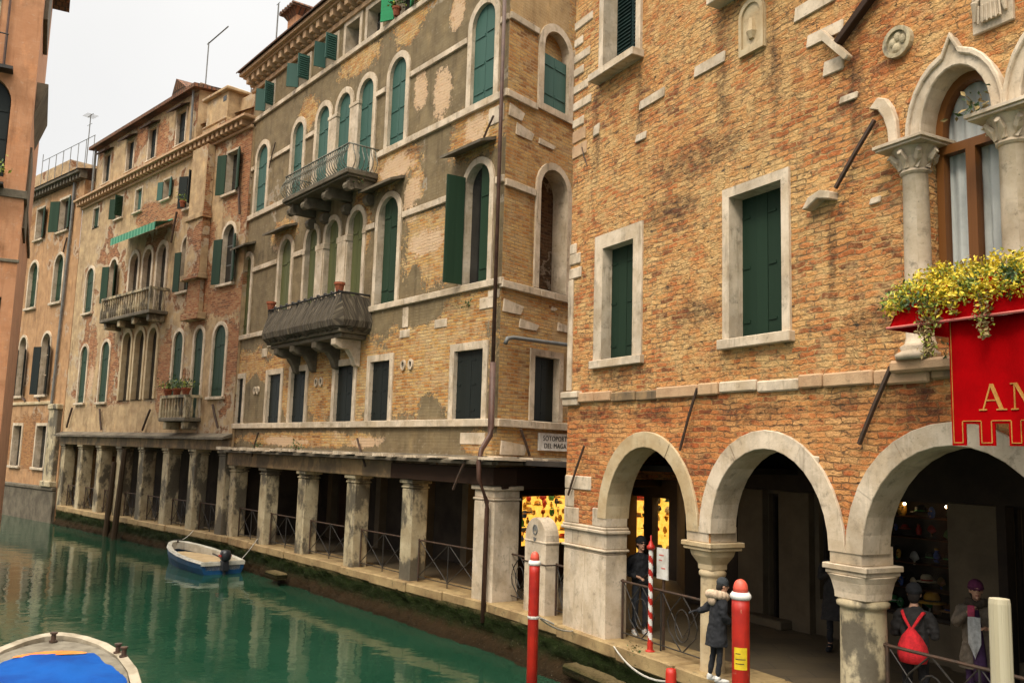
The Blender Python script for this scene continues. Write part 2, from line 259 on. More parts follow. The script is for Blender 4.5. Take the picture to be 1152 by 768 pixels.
M['tarp'] = plain('blue_tarpaulin', lin(4, 88, 176, .62), lin(3, 68, 152, .62), rough=.85, sc_=1.2, bump=.01, **{'Specular IOR Level': .15})
M['hull_grey'] = plain('grey_gelcoat', lin(190, 178, 156, .7), lin(140, 128, 106, .7), rough=.5, sc_=2.5)
M['hull_blue'] = plain('blue_hull_paint', lin(32, 92, 140, .8), lin(22, 66, 108, .8), rough=.45, sc_=3)
M['gelcoat'] = plain('white_gelcoat', lin(222, 218, 204, .85), lin(192, 186, 168, .8), rough=.4, sc_=3)
M['deck_tan'] = plain('tan_boat_floor', lin(212, 186, 144, .8), lin(186, 158, 116, .8), rough=.8, sc_=3)
M['deck_grey'] = plain('grey_deck_paint', lin(150, 142, 124, .55), lin(112, 104, 88, .55), rough=.7, sc_=5)
M['orange'] = plain('orange_stripe', lin(236, 126, 40, .9), rough=.6)
M['motor'] = plain('black_motor_cowl', (.02, .022, .026, 1), (.035, .035, .04, 1), rough=.3)
M['awn_green'] = G('striped_green_awning')
def _awn():
    g = M['awn_green']; u = g.n('ShaderNodeSeparateXYZ', {0: g.uv()}).outputs[0]
    s = g.math('GREATER_THAN', g.math('FRACT', g.math('DIVIDE', u, .3)), .5)
    return g.done(g.mix(s, lin(52, 140, 108, .7), lin(104, 172, 138, .7)), .8)
M['awn_green'] = _awn()
def _reed():
    g = G('reed_matting'); uv = g.uv(); st = g.noise(g.scale(uv, 16, .7), 2, 6, .7)
    c = g.ramp(st, [(.32, (.012, .009, .006)), (.5, (.05, .038, .023)), (.62, (.13, .105, .07)), (.72, (.03, .024, .015))])
    return g.done(c, .95, g.bump(st, .03, 1.0))
M['reed'] = _reed()
def _moss():
    g = G('mossy_quay_stone'); uv = g.uv(); z = g.n('ShaderNodeSeparateXYZ', {0: uv}).outputs[1]
    n = g.noise(uv, 2.4, 7, .7); f = g.noise(uv, 13, 6, .75)
    zz = g.math('ADD', z, g.math('MULTIPLY', g.math('SUBTRACT', n, .5), .35))
    c = g.ramp(g.math('ADD', g.math('MULTIPLY', zz, 1.0), .95, True), [(.1, (.02, .013, .006)), (.33, (.032, .019, .008)), (.5, (.012, .018, .004)), (.7, (.016, .026, .005)), (.86, (.12, .09, .04)), (.95, (.18, .135, .065))])
    c = g.mix(g.math('MULTIPLY', g.rampf(f, .48, .7), .8), c, (.01, .009, .005, 1))
    c = g.mix(g.math('MULTIPLY', g.rampf(g.noise(uv, 34, 3, .6), .66, .72), .7), c, (.3, .25, .17, 1))
    br = g.n('ShaderNodeTexBrick', {'Vector': uv, 'Scale': 1.0, 'Mortar Size': .02, 'Brick Width': 1.1, 'Row Height': .26}).outputs['Fac']
    h = g.math('SUBTRACT', g.math('ADD', n, g.math('MULTIPLY', f, .8)), g.math('MULTIPLY', br, .8))
    return g.done(c, .85, g.bump(h, .09, 1.0), **{'Specular IOR Level': .08})
M['moss'] = _moss()
def _pave():
    g = G('worn_paving'); uv = g.uv()
    br = g.n('ShaderNodeTexBrick', {'Vector': uv, 'Color1': (.2, .2, .2, 1), 'Color2': (.9, .9, .9, 1), 'Scale': 1.0, 'Mortar Size': .008, 'Brick Width': .9, 'Row Height': .45})
    c = g.mix(br.outputs['Color'], lin(104, 92, 72, .6), lin(128, 112, 88, .6))
    c = g.mix(g.math('MULTIPLY', g.rampf(g.noise(uv, 2, 6, .7), .45, .7), .5), c, (.06, .05, .04, 1))
    c = g.mix(br.outputs['Fac'], c, (.05, .045, .035, 1))
    return g.done(c, .6, g.bump(g.noise(uv, 8, 5), .008, .8))
M['pave'] = _pave()
def _water():
    g = G('green_canal_water'); co = g.obj()
    a = g.noise(g.scale(co, 1.0, 1.0), 1.3, 3, .5); b = g.noise(co, 5.0, 3, .5); d = g.noise(co, .25, 2, .5)
    h = g.math('ADD', g.math('ADD', a, g.math('MULTIPLY', b, .18)), g.math('MULTIPLY', d, .8))
    col = g.mix(g.rampf(g.noise(co, .5, 4), .3, .7), (.008, .037, .020, 1), (.013, .046, .026, 1))
    return g.done(col, .05, g.bump(h, .032, .35), IOR=1.33)
M['water'] = _water()
def emit(name, c, s):
    g = G(name); co = g.uv(); n = g.noise(co, 7, 4, .7); v = g.n('ShaderNodeTexVoronoi', {'Vector': co, 'Scale': 9.0})
    col = g.mix(g.rampf(n, .3, .7), c, tuple(x*y for x, y in zip(c[:3], (1, .6, .3)))+(1,))
    return g.done((.05, .03, .01, 1), .6, **{'Emission Color': col, 'Emission Strength': s})
M['glow'] = emit('lit_shop_backdrop', (1, .60, .10, 1), 1.5)
M['bulb'] = emit('shop_lamp', (1, .78, .4, 1), 22.0)
GOODS = [plain('goods_'+n, c, rough=.45, sc_=9) for n, c in (('gold', (.55, .3, .04, 1)), ('red', (.45, .03, .02, 1)), ('green', (.05, .25, .08, 1)), ('blue', (.03, .08, .3, 1)), ('cream', (.7, .6, .4, 1)), ('black', (.02, .02, .02, 1)), ('brown', (.2, .09, .03, 1)), ('silver', (.5, .5, .46, 1)))]
M['skin'] = plain('skin', (.52, .30, .2, 1), (.44, .24, .16, 1), rough=.55, sc_=12)
M['eye'] = plain('dark_eye', (.02, .015, .012, 1)); M['lips'] = plain('lips', (.35, .1, .08, 1))
def cloth(n, c, r=.9): M[n] = plain(n, (*c, 1), rough=r, sc_=14, bump=.006)
for n, c in dict(black_cloth=(.012, .013, .017), navy_denim=(.02, .024, .034), dark_hair=(.012, .008, .006), plum_wool=(.12, .018, .07), purple_wool=(.07, .03, .10), taupe_coat=(.20, .165, .125), red_nylon=(.72, .02, .03), cream_fur=(.62, .46, .32), grey_wool=(.035, .04, .045), pale_scarf=(.55, .57, .58), white_shoe=(.7, .68, .64), pink_glove=(.5, .06, .14), charcoal_coat=(.028, .026, .026), brown_fur=(.06, .045, .03)).items(): cloth(n, c)

# ------------------------------------------------------------------ mesh builder
class MB:
    def __init__(s, T=None): s.v = []; s.f = []; s.uvs = []; s.mi = []; s.T = T; s.st = []
    def add(s, vs, fs, mi=0, uv=None):
        o = len(s.v); vs = [Vector(p) for p in vs]; s.st.append((o, len(s.f)))
        s.v += [tuple(s.T @ p) if s.T else tuple(p) for p in vs]
        for f in fs:
            s.f.append([o+i for i in f]); s.mi.append(mi)
            if uv: s.uvs.append([uv(vs[i]) for i in f]); continue
            n = Vector((0, 0, 0))
            for i in range(len(f)):
                a, b = vs[f[i]], vs[f[(i+1) % len(f)]]
                n += a.cross(b)
            ax, ay, az = abs(n.x), abs(n.y), abs(n.z)
            if az > ax and az > ay: s.uvs.append([(vs[i].x, vs[i].y) for i in f])
            elif ax > ay: s.uvs.append([(vs[i].y+.37, vs[i].z) for i in f])
            else: s.uvs.append([(vs[i].x, vs[i].z) for i in f])
        return s
    def box(s, x0, x1, y0, y1, z0, z1, mi=0):
        return s.add([(x0, y0, z0), (x1, y0, z0), (x1, y1, z0), (x0, y1, z0), (x0, y0, z1), (x1, y0, z1), (x1, y1, z1), (x0, y1, z1)],
                     [(0, 1, 5, 4), (1, 2, 6, 5), (2, 3, 7, 6), (3, 0, 4, 7), (4, 5, 6, 7), (3, 2, 1, 0)], mi)
    def prism(s, pts, y0, y1, mi=0):            # outline in x,z pushed along y
        n = len(pts); vs = [(x, y0, z) for x, z in pts]+[(x, y1, z) for x, z in pts]
        tri = tessellate_polygon([[Vector((x, z, 0)) for x, z in pts]])
        fs = [t for t in tri]+[tuple(i+n for i in reversed(t)) for t in tri]
        fs += [(i, i+n, (i+1) % n+n, (i+1) % n) for i in range(n)]
        return s.add(vs, fs, mi)
    def ring(s, inn, out, y0, y1, mi=0, closed=True):
        n = len(inn); vs = [(x, y0, z) for x, z in inn]+[(x, y0, z) for x, z in out]+[(x, y1, z) for x, z in inn]+[(x, y1, z) for x, z in out]
        fs = []
        for i in range(n if closed else n-1):
            j = (i+1) % n
            fs += [(i, j, n+j, n+i), (2*n+i, 2*n+j, j, i), (n+i, n+j, 3*n+j, 3*n+i)]
        return s.add(vs, fs, mi)
    def tube(s, path, r, n=6, mi=0, caps=True):
        P = [Vector(p) for p in path]; vs = []; fs = []
        rr = r if isinstance(r, (list, tuple)) else [r]*len(P)
        for i, p in enumerate(P):
            d = (P[min(i+1, len(P)-1)]-P[max(i-1, 0)]).normalized()
            a = d.cross(Vector((0, 0, 1)) if abs(d.z) < .9 else Vector((1, 0, 0))).normalized(); b = d.cross(a)
            vs += [p+(a*math.cos(2*math.pi*k/n)+b*math.sin(2*math.pi*k/n))*rr[i] for k in range(n)]
        for i in range(len(P)-1):
            fs += [(i*n+k, i*n+(k+1) % n, (i+1)*n+(k+1) % n, (i+1)*n+k) for k in range(n)]
        if caps: fs += [tuple(range(n))[::-1], tuple((len(P)-1)*n+k for k in range(n))]
        return s.add(vs, fs, mi)
    def lathe(s, prof, cx, cy, n=16, mi=0, sq=0.0, rot=0.0):    # prof [(r,z)], sq>0 = square section
        vs = []; fs = []
        for r, z in prof:
            for k in range(n):
                a = 2*math.pi*k/n+rot
                q = 1.0 if not sq else 1/max(abs(math.cos(a)), abs(math.sin(a)))**sq
                vs.append((cx+r*q*math.cos(a), cy+r*q*math.sin(a), z))
        for i in range(len(prof)-1):
            fs += [(i*n+k, i*n+(k+1) % n, (i+1)*n+(k+1) % n, (i+1)*n+k) for k in range(n)]
        fs += [tuple(range(n))[::-1], tuple((len(prof)-1)*n+k for k in range(n))]
        return s.add(vs, fs, mi)
    def sphere(s, c, r, n=10, m=7, mi=0):
        r = r if isinstance(r, (tuple, list)) else (r, r, r); vs = []; fs = []
        for i in range(m+1):
            t = math.pi*i/m
            vs += [(c[0]+r[0]*math.sin(t)*math.cos(2*math.pi*k/n), c[1]+r[1]*math.sin(t)*math.sin(2*math.pi*k/n), c[2]+r[2]*math.cos(t)) for k in range(n)]
        for i in range(m): fs += [(i*n+k, (i+1)*n+k, (i+1)*n+(k+1) % n, i*n+(k+1) % n) for k in range(n)]
        return s.add(vs, fs, mi)
    def build_each(s, name, mat, parent=None, bevel=0):     # every added shape becomes a part of its own
        ends = s.st[1:]+[(len(s.v), len(s.f))]
        for (v0, f0), (v1, f1) in zip(s.st, ends):
            m = MB(); m.v = s.v[v0:v1]; m.f = [[i-v0 for i in f] for f in s.f[f0:f1]]; m.uvs = s.uvs[f0:f1]; k = s.mi[f0]
            m.mi = [0]*len(m.f); m.build(name, mat[k] if isinstance(mat, (list, tuple)) else mat, parent, bevel=bevel)
    def build(s, name, mat, parent=None, smooth=False, loc=None, rotz=0, bevel=0):
        me = bpy.data.meshes.new(name); me.from_pydata(s.v, [], s.f)
        uvl = me.uv_layers.new(name='UVMap'); flat = [c for f in s.uvs for uv in f for c in uv]
        uvl.data.foreach_set('uv', flat)
        for m in (mat if isinstance(mat, (list, tuple)) else [mat]): me.materials.append(m)
        me.polygons.foreach_set('material_index', s.mi)
        if smooth: me.polygons.foreach_set('use_smooth', [True]*len(s.f))
        me.validate(); me.update()
        o = bpy.data.objects.new(name, me); COL.objects.link(o)
        if parent: o.parent = parent
        if loc is not None: o.location = loc; o.rotation_euler = (0, 0, rotz)
        if bevel:
            b = o.modifiers.new('Bevel', 'BEVEL'); b.width = bevel; b.segments = 1; b.limit_method = 'ANGLE'; b.angle_limit = R(40)
        return o

def tag(o, label=None, cat=None, group=None, kind=None):
    if label: o['label'] = label
    if cat: o['category'] = cat
    if group: o['group'] = group
    if kind: o['kind'] = kind
    return o
def thing(name, label, cat, loc=(0, 0, 0), rotz=0, group=None):
    o = bpy.data.objects.new(name, None); COL.objects.link(o); o.empty_display_size = .3
    o.location = loc; o.rotation_euler = (0, 0, rotz)
    return tag(o, label, cat, group)
def copy_tree(o, parent=None):
    c = o.copy(); COL.objects.link(c)
    if parent: c.parent = parent
    for ch in list(o.children): copy_tree(ch, c)
    return c

# frames: local x to the right along the front, local y into the building
FA = ((1.6842, 14.9967), R(-62.057)); FB = ((-.2569, 18.2659), R(-51.886)); FS = ((-.2569, 18.2659), R(49.523))
FC = ((-9.0349, 29.3714), R(-45.431)); FD = ((-20.9649, 41.4824), R(-41.874)); FE = ((-11.95, 20.8), R(28))
def mat_of(F): return Matrix.Translation((F[0][0], F[0][1], 0)) @ Matrix.Rotation(F[1], 4, 'Z')
def W(F, x, y, z=0): return mat_of(F) @ Vector((x, y, z))
T_S = mat_of(FB).inverted() @ mat_of(FS)
T_SA = mat_of(FA).inverted() @ mat_of(FS)

# ------------------------------------------------------------------ outlines
def arch(x0, x1, z0, zt, shape='round', n=12, k=1.0):
    if shape == 'rect': return [(x0, z0), (x1, z0), (x1, zt), (x0, zt)]
    c = (x0+x1)/2; r = (x1-x0)/2; h = r*k; zs = zt-h
    if shape == 'ogee':
        pts = [(x0, z0), (x1, z0)]
        zs = 6.68; hh = zt-.2-zs
        for i in range(n+1):
            t = math.pi*i/n; px, pz = c+r*math.cos(t), zs+hh*math.sin(t)
            if i == n//2: pz = zt
            elif abs(i-n//2) == 1: pz += .012; px = c+(px-c)*.8
            pts.append((px, pz))
        return pts
    return [(x0, z0), (x1, z0)]+[(c+r*math.cos(math.pi*i/n), zs+h*math.sin(math.pi*i/n)) for i in range(n+1)]
def grow(shape, x0, x1, z0, zt, d, db=None, n=12, k=1.0):
    return arch(x0-d, x1+d, z0-(d if db is None else db), zt+d, shape, n, k)

def wall_sheet(mb, outline, holes, y=0.0, reveal=.3):
    loops = [[Vector((x, z, 0)) for x, z in outline]]+[[Vector((x, z, 0)) for x, z in h] for h in holes]
    flat = [p for l in loops for p in l]
    tri = tessellate_polygon(loops)
    fs = []
    for t in tri:
        a, b, c = (flat[i] for i in t)
        fs.append(t if (b-a).cross(c-a).z > 0 else t[::-1])
    mb.add([(p.x, y, p.y) for p in flat], fs)
    for h in holes:
        n = len(h); mb.add([(x, y, z) for x, z in h]+[(x, y+reveal, z) for x, z in h], [(i, n+i, n+(i+1) % n, (i+1) % n) for i in range(n)])

def leaf_mesh(w, z0, top, T=None, thick=.04, y=0.0, x0=0.0, rails=2, louver=False, railmat=0):
    """shutter leaf from x0 to x0+w; top = function of x (arched heads)"""
    mb = MB(T); xs = [x0+w*i/6 for i in range(7)]
    pts = [(x0, z0), (x0+w, z0)]+[(x, top(x)) for x in reversed(xs)]
    pts = [p for i, p in enumerate(pts) if i == 0 or (abs(p[0]-pts[i-1][0])+abs(p[1]-pts[i-1][1])) > .004]
    mb.prism(pts, y, y+thick)
    H = min(top(xs[0]), top(xs[-1]))-z0
    if not louver and rails == 0:
        for zr in (z0+H*.12, z0+H*.5, z0+H*.86): mb.box(x0+.01, x0+min(.16, w*.4), y-.012, y, zr-.018, zr+.018)
    if louver:
        zz = z0+.05
        while zz < z0+H-.05:
            mb.add([(x0+.04, y-.03, zz), (x0+w-.04, y-.03, zz), (x0+w-.04, y, zz+.05), (x0+.04, y, zz+.05), (x0+.04, y, zz-.005), (x0+w-.04, y, zz-.005)], [(0, 1, 2, 3), (4, 5, 1, 0)]); zz += .07
    else:
        for q in range(rails):
            zr = z0+H*(.14+.72*q/max(1, rails-1)) if rails > 1 else z0+H*.5
            mb.box(x0+.03, x0+w-.03, y-.018, y, zr-.03, zr+.03)
    return mb

def window(root, holes, x0, x1, z0, zt, shape='round', fw=.14, proud=.05, depth=.16, frame='stone', sill=None, fill='closed', sh='shutter_teal', k=1.0, T=None, opens=(), rails=3, fbot=None, gapx=0, hole=True, leaf_h=None, pane='glass', muntin=None):
    """a window part: pane, with stone frame, sill and shutter leaves as sub-parts. opens = [(side, angle)]"""
    ins = arch(x0, x1, z0, zt, shape, 12, k)
    if hole: holes.append(arch(x0-.02, x1+.02, z0-.02, zt+.02, shape, 12, k))
    win = MB(T).add([(x, depth+.09, z) for x, z in ins], [tuple(range(len(ins)))]).build('window', M[pane] if isinstance(pane, str) else pane, root)
    if fw:
        out = grow(shape, x0, x1, z0, zt, fw, 0 if fbot is None else fbot, 12, k)
        MB(T).ring(ins, out, -proud, depth+.1).build('frame', M[frame], win)
    if sill:
        MB(T).box(x0-fw-.05, x1+fw+.05, -proud-sill[0], .05, z0-sill[1]-.002, z0-.002).build('sill', M[frame], win, bevel=.01)
    c = (x0+x1)/2; r = (x1-x0)/2
    top = (lambda x: zt) if shape == 'rect' else (lambda x: zt-r*k+k*math.sqrt(max(0, r*r-(x-c)**2)))
    if fill == 'closed':
        leaf_mesh(r-.008-gapx, z0+.01, top, T, y=depth, x0=x0+gapx, rails=rails).build('shutter', M[sh], win)
        leaf_mesh(r-.008, z0+.01, top, T, y=depth, x0=c+.004, rails=rails).build('shutter', M[sh], win)
    elif fill == 'louver':
        for xa in (x0, c+.004): leaf_mesh(r-.008, z0+.01, top, T, y=depth, x0=xa, louver=True).build('shutter', M[sh], win)
    elif fill == 'right':
        leaf_mesh(r-.008, z0+.01, top, T, y=depth, x0=c+.004, rails=rails).build('shutter', M[sh], win)
    if muntin:
        m = MB(T); xs = [x0, c-.03, c+.03, x1]
        m.box(c-.025, c+.025, depth+.08, depth+.13, z0, zt-.02)
        for q in (.33, .66): m.box(x0, x1, depth+.085, depth+.125, z0+(zt-z0)*q-.02, z0+(zt-z0)*q+.02)
        m.build('mullion', M[muntin], win)
    for side, ang in opens:
        H = leaf_h or (zt-(0 if shape == 'rect' else r*k*.4))
        hx = x0 if side == 'L' else x1
        Tl = Matrix.Translation((hx, -proud-.012, 0)) @ Matrix.Rotation(R(-ang if side == 'L' else ang), 4, 'Z')
        if T: Tl = T @ Tl
        mb = leaf_mesh(r, z0+.02, lambda x: H, Tl, y=-.02, x0=0 if side == 'L' else -r, rails=2, louver=True)
        mb.build('shutter', M[sh], win)
    return win

def iron_rod(root, x0, z0, x1, z1, T=None, r=.035, name='tie_bar', y=-.06, mat='iron'):
    MB(T).tube([(x0, y, z0), ((x0+x1)/2, y-.01, (z0+z1)/2), (x1, y, z1)], r, 5).build(name, M[mat], root)

# ================================================================== WORLD, SUN, CAMERA
SUN_EL, SUN_AZ = R(48), R(-154)     # azimuth measured clockwise from +Y
w = bpy.data.worlds.new('World'); sc.world = w; w.use_nodes = True
nt = w.node_tree; bg = nt.nodes['Background']
sky = nt.nodes.new('ShaderNodeTexSky'); sky.sky_type = 'NISHITA'; sky.sun_disc = False; sky.sun_elevation = SUN_EL; sky.sun_rotation = SUN_AZ; sky.air_density = 1; sky.dust_density = 3
tc = nt.nodes.new('ShaderNodeTexCoord'); sp = nt.nodes.new('ShaderNodeSeparateXYZ'); nt.links.new(tc.outputs['Generated'], sp.inputs[0])
cr = nt.nodes.new('ShaderNodeValToRGB'); nt.links.new(sp.outputs[2], cr.inputs[0])
cr.color_ramp.elements.new(.5)
for e, (p, c) in zip(cr.color_ramp.elements, ((0.0, (.285, .283, .279, 1)), (.5, (.34, .335, .325, 1)), (1.0, (2.5, 2.32, 2.04, 1)))): e.position = p; e.color = c
nz = nt.nodes.new('ShaderNodeTexNoise'); nz.inputs['Scale'].default_value = 2.2; nz.inputs['Detail'].default_value = 5; nt.links.new(tc.outputs['Generated'], nz.inputs['Vector'])
mr = nt.nodes.new('ShaderNodeMapRange'); nt.links.new(nz.outputs['Fac'], mr.inputs[0]); mr.inputs[3].default_value = 17; mr.inputs[4].default_value = 22
vm = nt.nodes.new('ShaderNodeVectorMath'); vm.operation = 'SCALE'; nt.links.new(cr.outputs[0], vm.inputs[0]); nt.links.new(mr.outputs[0], vm.inputs['Scale'])
mx = nt.nodes.new('ShaderNodeMix'); mx.data_type = 'RGBA'; mx.inputs[0].default_value = .93
nt.links.new(sky.outputs[0], mx.inputs[6]); nt.links.new(vm.outputs[0], mx.inputs[7]); nt.links.new(mx.outputs[2], bg.inputs[0]); bg.inputs[1].default_value = .12
sd = bpy.data.lights.new('sun', 'SUN'); sd.energy = 1.5; sd.angle = R(14); sd.color = (1, .91, .76)
so = bpy.data.objects.new('sun', sd); COL.objects.link(so)
sv = Vector((math.sin(SUN_AZ)*math.cos(SUN_EL), math.cos(SUN_AZ)*math.cos(SUN_EL), math.sin(SUN_EL)))
so.rotation_euler = sv.to_track_quat('Z', 'Y').to_euler()
cd = bpy.data.cameras.new('camera'); cam = bpy.data.objects.new('camera', cd); COL.objects.link(cam); sc.camera = cam
pitch, roll = .125749, .029611
fw_ = Vector((0, math.cos(pitch), math.sin(pitch))); u0 = Vector((0, -math.sin(pitch), math.cos(pitch))); r0 = Vector((1, 0, 0))
rv = r0*math.cos(roll)+u0*math.sin(roll); uv_ = u0*math.cos(roll)-r0*math.sin(roll)
mw = Matrix((rv, uv_, -fw_)).transposed().to_4x4(); mw.translation = (0, 0, 3.05); cam.matrix_world = mw
cd.sensor_width = 36; cd.lens = 36*988.996/1152; cd.clip_end = 2000; cd.clip_start = .1
vs_ = sc.view_settings; vs_.view_transform = 'Standard'; vs_.look = 'None'; vs_.exposure = 0.35; vs_.gamma = 1; vs_.use_curve_mapping = False

# ================================================================== SETTING: water, pavement, quay
WZ = -.8
mb = MB(); mb.add([(-300, -60, WZ), (300, -60, WZ), (300, 400, WZ), (-300, 400, WZ)], [(0, 1, 2, 3)])
tag(mb.build('water', M['water']), kind='structure')
LINE = [W(FC, -16.6, -.02), W(FC, -.5, -.02), W(FB, -14.2, -.06), W(FB, 0, -.06), W(FA, -1.4, -.04), W(FA, 16, -.04)]
def resample(pts, step):
    out = []
    for a, b in zip(pts, pts[1:]):
        L = (b-a).length; n = max(1, round(L/step))
        out += [(a.lerp(b, i/n), (b-a).normalized()) for i in range(n)]
    out.append((pts[-1], (pts[-1]-pts[-2]).normalized())); return out
# pavement sheet
pv = [p+Vector((.75, .4, 0)) for p in LINE]
far = [Vector((60, 10, 0)), Vector((60, 90, 0)), Vector((-10, 90, 0))]
poly = [Vector((p.x, p.y, 0)) for p in pv]+far
mb = MB(); tri = tessellate_polygon([poly])
mb.add([(p.x, p.y, 0) for p in poly], [t if (poly[t[1]]-poly[t[0]]).cross(poly[t[2]]-poly[t[0]]).z > 0 else t[::-1] for t in tri])
tag(mb.build('pavement', M['pave']), kind='structure')
# quay wall, rough and mossy
smp = resample(LINE, .07); mb = MB(); zs = [-.14, -.2, -.28, -.34, -.42, -.5, -.58, -.66, -.74, -.82, -.95, -1.2]
vs = []; uvq = []; nC = len(zs); sacc = 0; prev = None
for p, d in smp:
    n = Vector((-d.y, d.x, 0)); 
    if n.dot(Vector((-1, -1, 0))) < 0: n = -n
    if prev is not None: sacc += (p-prev).length
    prev = p
    near = max(0, min(1, (32-p.y)/14))
    for z in zs:
        q = Vector((sacc*.9, z*2.5, 3.3)); o = .03+.06*noise.noise(q*1.5)+.07*noise.noise(q*5)+.03*noise.noise(q*13)
        if z < -.5: o += (-.5-z)*(.3+.45*near)*(1+.7*noise.noise(q*.8))+.05*noise.noise(q*7)
        vs.append(tuple(p+n*o+Vector((0, 0, z+.02*noise.noise(q*4))))); uvq.append((sacc, z))
fs = []; m_ = len(smp)
for i in range(m_-1):
    for j in range(nC-1): fs.append((i*nC+j, i*nC+j+1, (i+1)*nC+j+1, (i+1)*nC+j))
mb.v = vs; mb.f = fs; mb.mi = [0]*len(fs); mb.uvs = [[uvq[i] for i in f] for f in fs]
tag(mb.build('quay_wall', M['moss'], smooth=True), 'mossy stone quay wall along the right side of the canal', 'quay wall', kind='structure')
# edge slabs
mb = MB()
for a, b in zip(LINE, LINE[1:]):
    d = (b-a).normalized(); n = Vector((d.y, -d.x, 0))
    if n.dot(Vector((1, 1, 0))) < 0: n = -n
    L = (b-a).length; s = 0
    while s < L-.01:
        l = min(rnd.uniform(1.1, 2.0), L-s)
        if L-s-l < .5: l = L-s
        j = rnd.uniform(-.03, .03); zt = .05+rnd.uniform(-.012, .012); zb = -.17+rnd.uniform(-.03, .02)
        a0 = a+d*(s+.008)-n*(.05+j); b0 = a+d*(s+l-.008)-n*(.05+j); a1 = a0+n*1.0; b1 = b0+n*1.0
        P8 = [(*a0.xy, zb), (*b0.xy, zb), (*b1.xy, zb), (*a1.xy, zb), (*a0.xy, zt), (*b0.xy, zt), (*b1.xy, zt), (*a1.xy, zt)]
        o = s
        mb.add(P8, [(0, 1, 5, 4), (1, 2, 6, 5), (2, 3, 7, 6), (3, 0, 4, 7), (4, 5, 6, 7), (3, 2, 1, 0)], uv=lambda v, a=a, d=d, n=n: ((v-Vector((a.x, a.y, 0))).dot(d), v.z+(v-Vector((a.x, a.y, 0))).dot(n)))
        s += l
tag(mb.build('quay_edge', M['kerb'], bevel=.025), kind='structure')
# lower fallen step stones at the foot of the quay
for i, (x, y, l) in enumerate(((-9.4, -.5, .8), (.0, -.22, 1.5))):
    F = FB if i == 0 else FA
    p = W(F, x, y)
    mb = MB(); mb.box(-l/2, l/2, -.16, .2, -.62, -.44)
    tag(mb.build('stone_step', M['moss'], loc=(p.x, p.y, -.02), rotz=F[1], bevel=.04), ('low mossy stone in the water below the grey stucco palace', 'green slimy stone step at the foot of the brick palace pier')[i], 'stone')
# ================================================================== THE NEAR BRICK PALACE (arches, red banner)
A = thing('brick_palace', 'orange brick palace on the right with white stone arches over the quay walk', 'building', (*FA[0], 0), FA[1])
ARC = [(0.0, 2.1, 3.2), (2.62, 4.74, 3.2), (5.24, 7.6, 3.26), (8.1, 10.4, 3.26), (10.9, 13.2, 3.26)]
def arc_pts(x0, x1, zt, zb, n=18, d=0.0):
    c = (x0+x1)/2; r = (x1-x0)/2; h = zt-2.0
    return [(x1+d, zb)]+[(c+(r+d)*math.cos(math.pi*i/n), 2.0+(h+d)*math.sin(math.pi*i/n)) for i in range(n+1)]+[(x0-d, zb)]
out = [(-1.33, 13.4), (-1.33, 1.85)]
for x0, x1, zt in ARC: out += arc_pts(x0, x1, zt, 1.86, d=.03)[::-1]
out += [(13.6, 1.86), (13.6, 13.4)]
hA = []
window(A, hA, -.30, .70, 9.92, 12.3, 'rect', .14, .05, .26, sill=(.2, .14), fill='louver', sh='louver')
window(A, hA, 2.95, 3.95, 9.92, 12.3, 'rect', .14, .05, .26, sill=(.2, .14), fill='louver', sh='louver')
window(A, hA, -.23, .68, 4.69, 6.67, 'rect', .25, .03, .18, sill=(.06, .14), sh='shutter_near', rails=0)
window(A, hA, 3.02, 4.03, 4.73, 6.79, 'rect', .14, .04, .22, sill=(.07, .14), sh='shutter_near', rails=0)
# gothic windows
for c in (6.62, 7.77, 8.92):
    ins = arch(c-.42, c+.42, 4.36, 7.36, 'round', 14, 1.55); hA.append(arch(c-.44, c+.44, 4.36, 7.38, 'round', 14, 1.55))
    win = MB().add([(x, .62, z) for x, z in ins], [tuple(range(len(ins)))]).build('window', M['inner_dark'], A)
    cu = MB(); nx = 40; xs = [c-.42+.84*i/nx for i in range(nx+1)]
    ctop = lambda x: 7.36-.65+.65*math.sqrt(max(0, 1-((x-c)/.42)**2))
    cu.add([(x, .31+.025*math.sin(x*47)+.015*math.sin(x*90), 4.4) for x in xs]+[(x, .31+.02*math.sin(x*47+.4), ctop(x)) for x in xs], [(i, i+1, nx+2+i, nx+1+i) for i in range(nx)]); cu.build('curtain', M['curtain'], win, smooth=True)
    MB().add([(x, .25, z) for x, z in ins], [tuple(range(len(ins)))]).build('pane', M['pane'], win)
    fr = MB(); fr.ring(arch(c-.33, c+.33, 4.44, 7.26, 'round', 14, 1.6), ins, .17, .28)
    fr.box(c-.34, c+.34, .16, .275, 6.5, 6.6); fr.box(c-.055, c+.055, .16, .275, 4.4, 6.5)
    fr.build('casement', M['brown_wood'], win)
    s = MB(); s.ring(arch(c-.42, c+.42, 6.66, 7.36, 'round', 14, 1.55)[1:], arch(c-.575, c+.575, 6.66, 7.72, 'ogee', 14)[1:], -.1, .3, closed=False)
    s.ring(arch(c-.55, c+.55, 6.66, 7.67, 'ogee', 14)[1:], arch(c-.595, c+.595, 6.66, 7.75, 'ogee', 14)[1:], -.14, -.09, closed=False)
    s.build('ogee_arch', M['stone'], win, bevel=.012)
